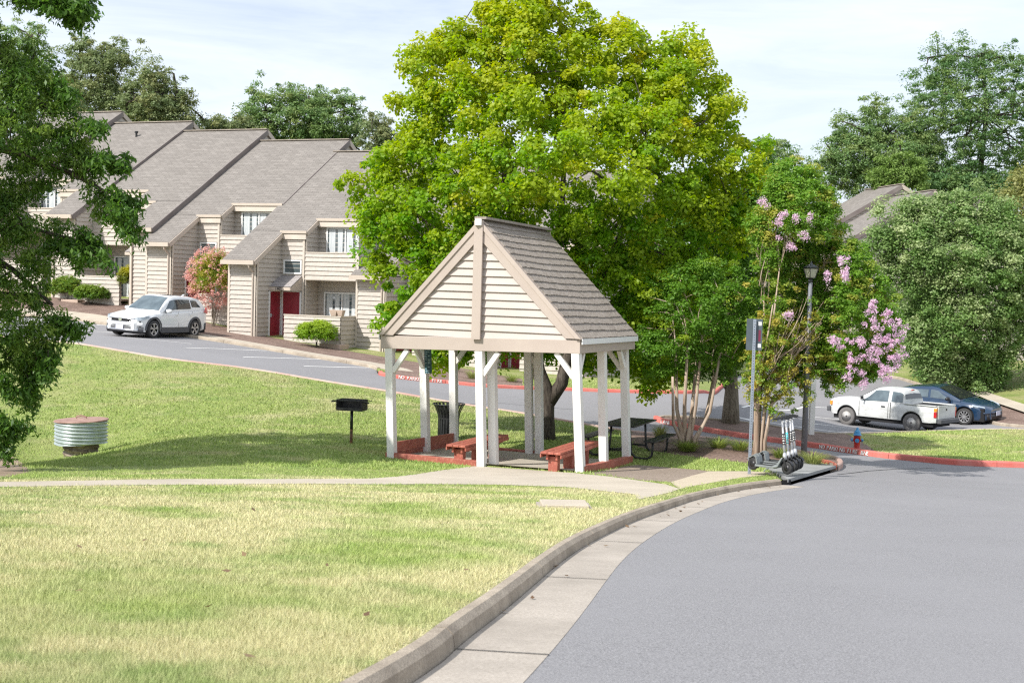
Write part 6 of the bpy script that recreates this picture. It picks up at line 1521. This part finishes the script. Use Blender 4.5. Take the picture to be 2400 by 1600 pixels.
for a_, b_ in ((W(-60, -40, 22.8), W(170, -20, 22.4)), (W(-120, 940, 22.8), W(-30, 975, 22.4))): limb(tw, a_, b_, .03, .01, .05, 6, g_, 5)
tw.build('twigs', M_BARKD, ltree, smooth=True)

# --- trees behind the houses
M_LBG1 = leafmat('far_leaf_green', (.13, .23, .085), (.21, .32, .115), (.28, .34, .12), trans=.3)  # far leaf colours are lightened in place of distance haze
M_LBG2 = leafmat('far_leaf_olive', (.16, .215, .10), (.24, .30, .135), (.28, .29, .12), trans=.3)
M_LBG3 = leafmat('far_leaf_bright', (.16, .26, .06), (.24, .34, .09), None, trans=.3)
M_LBG4 = leafmat('far_leaf_locust', (.085, .185, .07), (.16, .27, .10), (.22, .30, .09), trans=.3)
BGT = [
 ('tall feathery green tree behind the roofs at the far left', [(10, 300), (-60, 200), (-20, 90), (30, 40), (60, 60), (95, 55), (105, 95), (125, 120), (110, 160), (150, 190), (150, 300)], 88, M_LBG1, 200, 40, 22),
 ('olive green tree with wispy top behind the highest roofs', [(140, 310), (130, 200), (155, 110), (190, 85), (230, 100), (265, 90), (300, 112), (300, 140), (285, 180), (300, 240), (300, 310)], 86, M_LBG2, 260, 60, 22),
 ('spreading olive tree behind the second roof ridge', [(290, 310), (275, 220), (310, 160), (345, 142), (395, 165), (400, 200), (440, 225), (430, 260), (470, 265), (470, 295), (440, 300), (440, 320)], 84, M_LBG2, 240, 70, 22),
 ('low bushy tree between the two groups behind the third roof', [(460, 315), (480, 290), (510, 270), (550, 280), (600, 300), (610, 340), (470, 320)], 86, M_LBG2, 90, 20, 20),
 ('airy green locust tree standing behind the middle roofs', [(560, 300), (550, 240), (575, 205), (620, 198), (680, 205), (740, 212), (790, 218), (830, 225), (815, 250), (835, 280), (825, 340), (700, 345), (600, 330)], 88, M_LBG1, 330, 90, 20),
 ('small grey-green tree between the locust and the maple', [(825, 350), (825, 290), (860, 268), (900, 295), (925, 320), (945, 350), (930, 400), (850, 390)], 84, M_LBG2, 110, 30, 18),
 ('dark tree top peeping out right of the maple crown', [(1740, 330), (1790, 312), (1830, 340), (1862, 370), (1880, 480), (1870, 620), (1740, 620)], 92, M_LBG1, 190, 20, 18),
 ('tall dark locust tree, the highest on the right', [(2085, 260), (2090, 190), (2130, 160), (2150, 110), (2175, 92), (2200, 120), (2230, 88), (2265, 120), (2300, 105), (2352, 125), (2450, 110), (2470, 300), (2450, 430), (2330, 420), (2280, 440), (2180, 450), (2110, 400), (2080, 330)], 92, M_LBG4, 620, 110, 24),
 ('mid green tree left of the tallest locust', [(1890, 400), (1885, 350), (1915, 320), (1910, 270), (1940, 265), (1985, 290), (1990, 225), (2040, 235), (2050, 280), (2110, 250), (2140, 300), (2150, 400), (2110, 440), (1890, 440)], 90, M_LBG1, 430, 90, 22),
 ('light green tree just above the distant house roofs', [(2000, 430), (2010, 400), (2040, 380), (2060, 350), (2090, 360), (2110, 385), (2130, 430), (2060, 440)], 86, M_LBG3, 110, 20, 18),
 ('dark tree behind the round pear tree under the locust', [(2110, 470), (2120, 410), (2180, 380), (2260, 400), (2320, 390), (2360, 420), (2350, 480), (2230, 470)], 89, M_LBG4, 200, 40, 20)]
for i, (lab, poly, Y, lm, n, nb, rp) in enumerate(BGT):
    P_ = D(poly); cx = sum(p[0] for p in P_)/len(P_); b = Vector((at(cx, 600, Y).x, Y, 0)); b.z = tz(b.x, b.y); ym = min(p[1] for p in P_); yM = max(p[1] for p in P_); ztop = at(cx, ym, Y).z; zlow = at(cx, yM, Y).z
    tree('background_tree', lab, 'tree', P_, Y, (b.x, b.y), [([b-Vector((0, 0, .3)), Vector((b.x+.2, Y, (b.z+zlow)/2)), Vector((b.x, Y, zlow)), Vector((b.x+.3, Y, zlow*.5+ztop*.5)), Vector((b.x, Y, ztop*.85+zlow*.15))], .35, .07)],
         int(n*1.9), rp*.70, 75, .20, lm, M_BARKD, tmax=4.0, seed=70+i, tintf=ptint, nbranch=nb, asp=.42, droop=.35, flat=.6, group='trees behind the houses', twig_r=.035, rvar=.65, jit=.5, jo=1.0)

# --- shrubs and border plants
def shrub(name, label, base, rx, ry, rz, n, ls, lm, seed, cat='shrub', stems=0, lift=0, extra=None, group=None, tintv=None, asp=.45, up=.6):
    b = Vector((base[0], base[1], tz(*base)+.10)); t = thing(name, label, cat, tuple(b), group=group); g = np.random.default_rng(seed)
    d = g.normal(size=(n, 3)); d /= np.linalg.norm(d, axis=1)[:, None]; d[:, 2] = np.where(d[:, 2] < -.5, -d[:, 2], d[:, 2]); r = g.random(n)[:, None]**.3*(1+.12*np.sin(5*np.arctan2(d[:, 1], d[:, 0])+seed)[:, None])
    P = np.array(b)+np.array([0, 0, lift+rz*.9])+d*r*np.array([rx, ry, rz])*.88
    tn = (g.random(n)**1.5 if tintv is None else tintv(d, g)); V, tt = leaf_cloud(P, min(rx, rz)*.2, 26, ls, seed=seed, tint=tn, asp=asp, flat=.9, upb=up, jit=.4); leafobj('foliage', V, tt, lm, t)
    m_ = MB(); gg = random.Random(seed)
    for k in range(max(3, stems)): e = b+Vector((gg.uniform(-.4, .4)*rx, gg.uniform(-.4, .4)*ry, lift+rz*gg.uniform(.6, 1.1))); limb(m_, b+Vector((gg.uniform(-.08, .08), gg.uniform(-.08, .08), -.1)), e, .018, .008, .05, 4, gg, 5)
    m_.build('stems', M_BARKD if not stems else M_BARKG, t, smooth=True)
    return t
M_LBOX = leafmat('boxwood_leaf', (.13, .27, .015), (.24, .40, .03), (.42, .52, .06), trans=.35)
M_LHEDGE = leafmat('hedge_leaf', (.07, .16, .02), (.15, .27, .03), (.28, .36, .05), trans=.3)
M_LYEL = leafmat('nandina_leaf', (.12, .16, .03), (.22, .26, .03), (.50, .46, .04), trans=.4)
def shift(px, dy): q = G(*px, .1); return (q[0]-F3.x*0, q[1]+dy)
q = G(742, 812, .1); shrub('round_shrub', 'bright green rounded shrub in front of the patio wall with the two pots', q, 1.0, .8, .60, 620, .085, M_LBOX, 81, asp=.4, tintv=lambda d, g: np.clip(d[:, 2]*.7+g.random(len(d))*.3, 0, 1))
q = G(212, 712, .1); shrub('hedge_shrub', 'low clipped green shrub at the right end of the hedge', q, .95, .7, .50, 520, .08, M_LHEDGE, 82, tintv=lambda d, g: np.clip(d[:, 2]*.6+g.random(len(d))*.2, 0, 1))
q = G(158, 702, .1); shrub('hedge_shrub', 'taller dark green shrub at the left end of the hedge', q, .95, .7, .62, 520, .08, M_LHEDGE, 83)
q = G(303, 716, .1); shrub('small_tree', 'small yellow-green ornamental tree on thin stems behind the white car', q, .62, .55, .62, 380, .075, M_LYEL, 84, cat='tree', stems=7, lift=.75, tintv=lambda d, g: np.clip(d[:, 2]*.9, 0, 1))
q = G(346, 716, .1); shrub('low_shrub', 'small green shrub peeping over the roof of the white car', q, .4, .35, .45, 160, .07, M_LBOX, 85, lift=.5)
q = G(505, 764, .1)
pc_ = shrub('crape_myrtle', 'coral pink flowering crape myrtle between the white car and the house corner', (q[0]-.1, q[1]), 1.10, .9, 1.30, 700, .085, M_LCR, 86, cat='tree', stems=10, lift=.95)
pcb = Vector(pc_.location); gg = np.random.default_rng(9); d = gg.normal(size=(330, 3)); d /= np.linalg.norm(d, axis=1)[:, None]
P = np.array(pcb)+np.array([-.05, 0, .95+1.2])+d*np.array([1.18, .98, 1.38])*(.82+.25*gg.random((330, 1))); V, tt = leaf_cloud(P, .12, 22, .06, asp=.9, flat=1.2, seed=10, jit=.6); leafobj('blossom', V, tt, M_PALEPINK, pc_)
# grass-like border plants
M_LIRI = leafmat('border_grass_leaf', (.12, .20, .03), (.26, .33, .07), (.50, .46, .22), trans=.3)
def tuft(label, px, r, h, n, seed, tint=.2, Y=None):
    q = G(px[0]*K, px[1]*K, .1)
    if Y: a_ = at(px[0]*K, px[1]*K, Y); q = (a_.x, Y)
    b = Vector((q[0], q[1], tz(*q)+.1)); t = thing('border_grass', label, 'ornamental grass', tuple(b), group='grassy border plants in the beds'); g = random.Random(seed); m_ = MB(); vs = []; fs = []
    for k in range(n):
        a = g.uniform(0, 6.283); c, s = math.cos(a), math.sin(a); o = b+Vector((c, s, 0))*g.random()*r*.35; ln = h*g.uniform(.6, 1.15); ou = r*g.uniform(.35, 1.0); w_ = .009
        i0 = len(vs)
        for j in range(4):
            f = j/3; p = o+Vector((c*ou*f**1.4, s*ou*f**1.4, ln*(f-.35*f**3))); ww = w_*(1-f*.85); vs += [p+Vector((-s, c, 0))*ww, p-Vector((-s, c, 0))*ww]
        fs += [(i0+2*j, i0+2*j+1, i0+2*j+3, i0+2*j+2) for j in range(3)]
    me_v = np.array([tuple(v) for v in vs]); npmesh('blades', me_v, np.array(fs), M_LIRI, t, attrs={'tint': ('POINT', np.full(len(vs), tint))})
for i, (px, r, h, n, tn, lab) in enumerate([((1515, 1012), .30, .55, 190, .55, 'pale yellowish grass clump beside the picnic table'), ((1580, 1035), .55, .34, 260, .1, 'dark green grass clump at the foot of the multi-stem crape myrtle'), ((1650, 1027), .5, .34, 230, .15, 'first green grass clump right of the brown stems'), ((1700, 1033), .5, .32, 230, .15, 'green grass clump just left of the steel sign post'),
    ((1790, 1050), .35, .30, 130, .1, 'small green grass clump between the scooter stems and the crape trunk'), ((1866, 1066), .50, .38, 240, .35, 'arching pale green clump at the foot of the lamp post'), ((1085, 868), .5, .45, 150, .4, 'yellow-green clump behind the red kerb, leftmost seen through the shelter'), ((1035, 850), .5, .5, 150, .5, 'golden clump behind the second shelter post'), ((1215, 868), .5, .5, 150, .35, 'grassy clump behind the kerb just left of the maple trunk'), ((1175, 875), .6, .4, 150, .2, 'low grey-green clump in the mulch behind the shelter')]):
    tuft(lab, px, r, h, n, 90+i, tn)

# --- fallen leaves on the lawn, kerb and gutter: nobody could count them
g = np.random.default_rng(99); t_ = g.random(900); Yl = 1/(1/4.6+(1/26-1/4.6)*t_); P_ = np.stack([g.uniform(-.42, .1, 900)*Yl, Yl], 1); P_ = P_[keepnear(P_)][:16]; zl = terr(P_[:, 0], P_[:, 1])+.13
kk = g.integers(10, len(K1)-2, 46); Q_ = np.array(K1)[kk]+np.stack([g.uniform(.02, .4, 46)**1.5, np.zeros(46)], 1); zq = terr(Q_[:, 0], Q_[:, 1])+.015
CC = np.concatenate([np.column_stack([P_, zl]), np.column_stack([Q_, zq])]); V, tt = leaf_cloud(CC, .003, 1, .05, asp=.7, flat=.1, upb=2.2, seed=100, jit=.5)
M_DEADL = leafmat('dead_leaf', (.13, .075, .04), (.25, .17, .09), None, trans=.1)
o = leafobj('fallen_leaves', V, tt, M_DEADL, None); tag(o, kind='stuff')
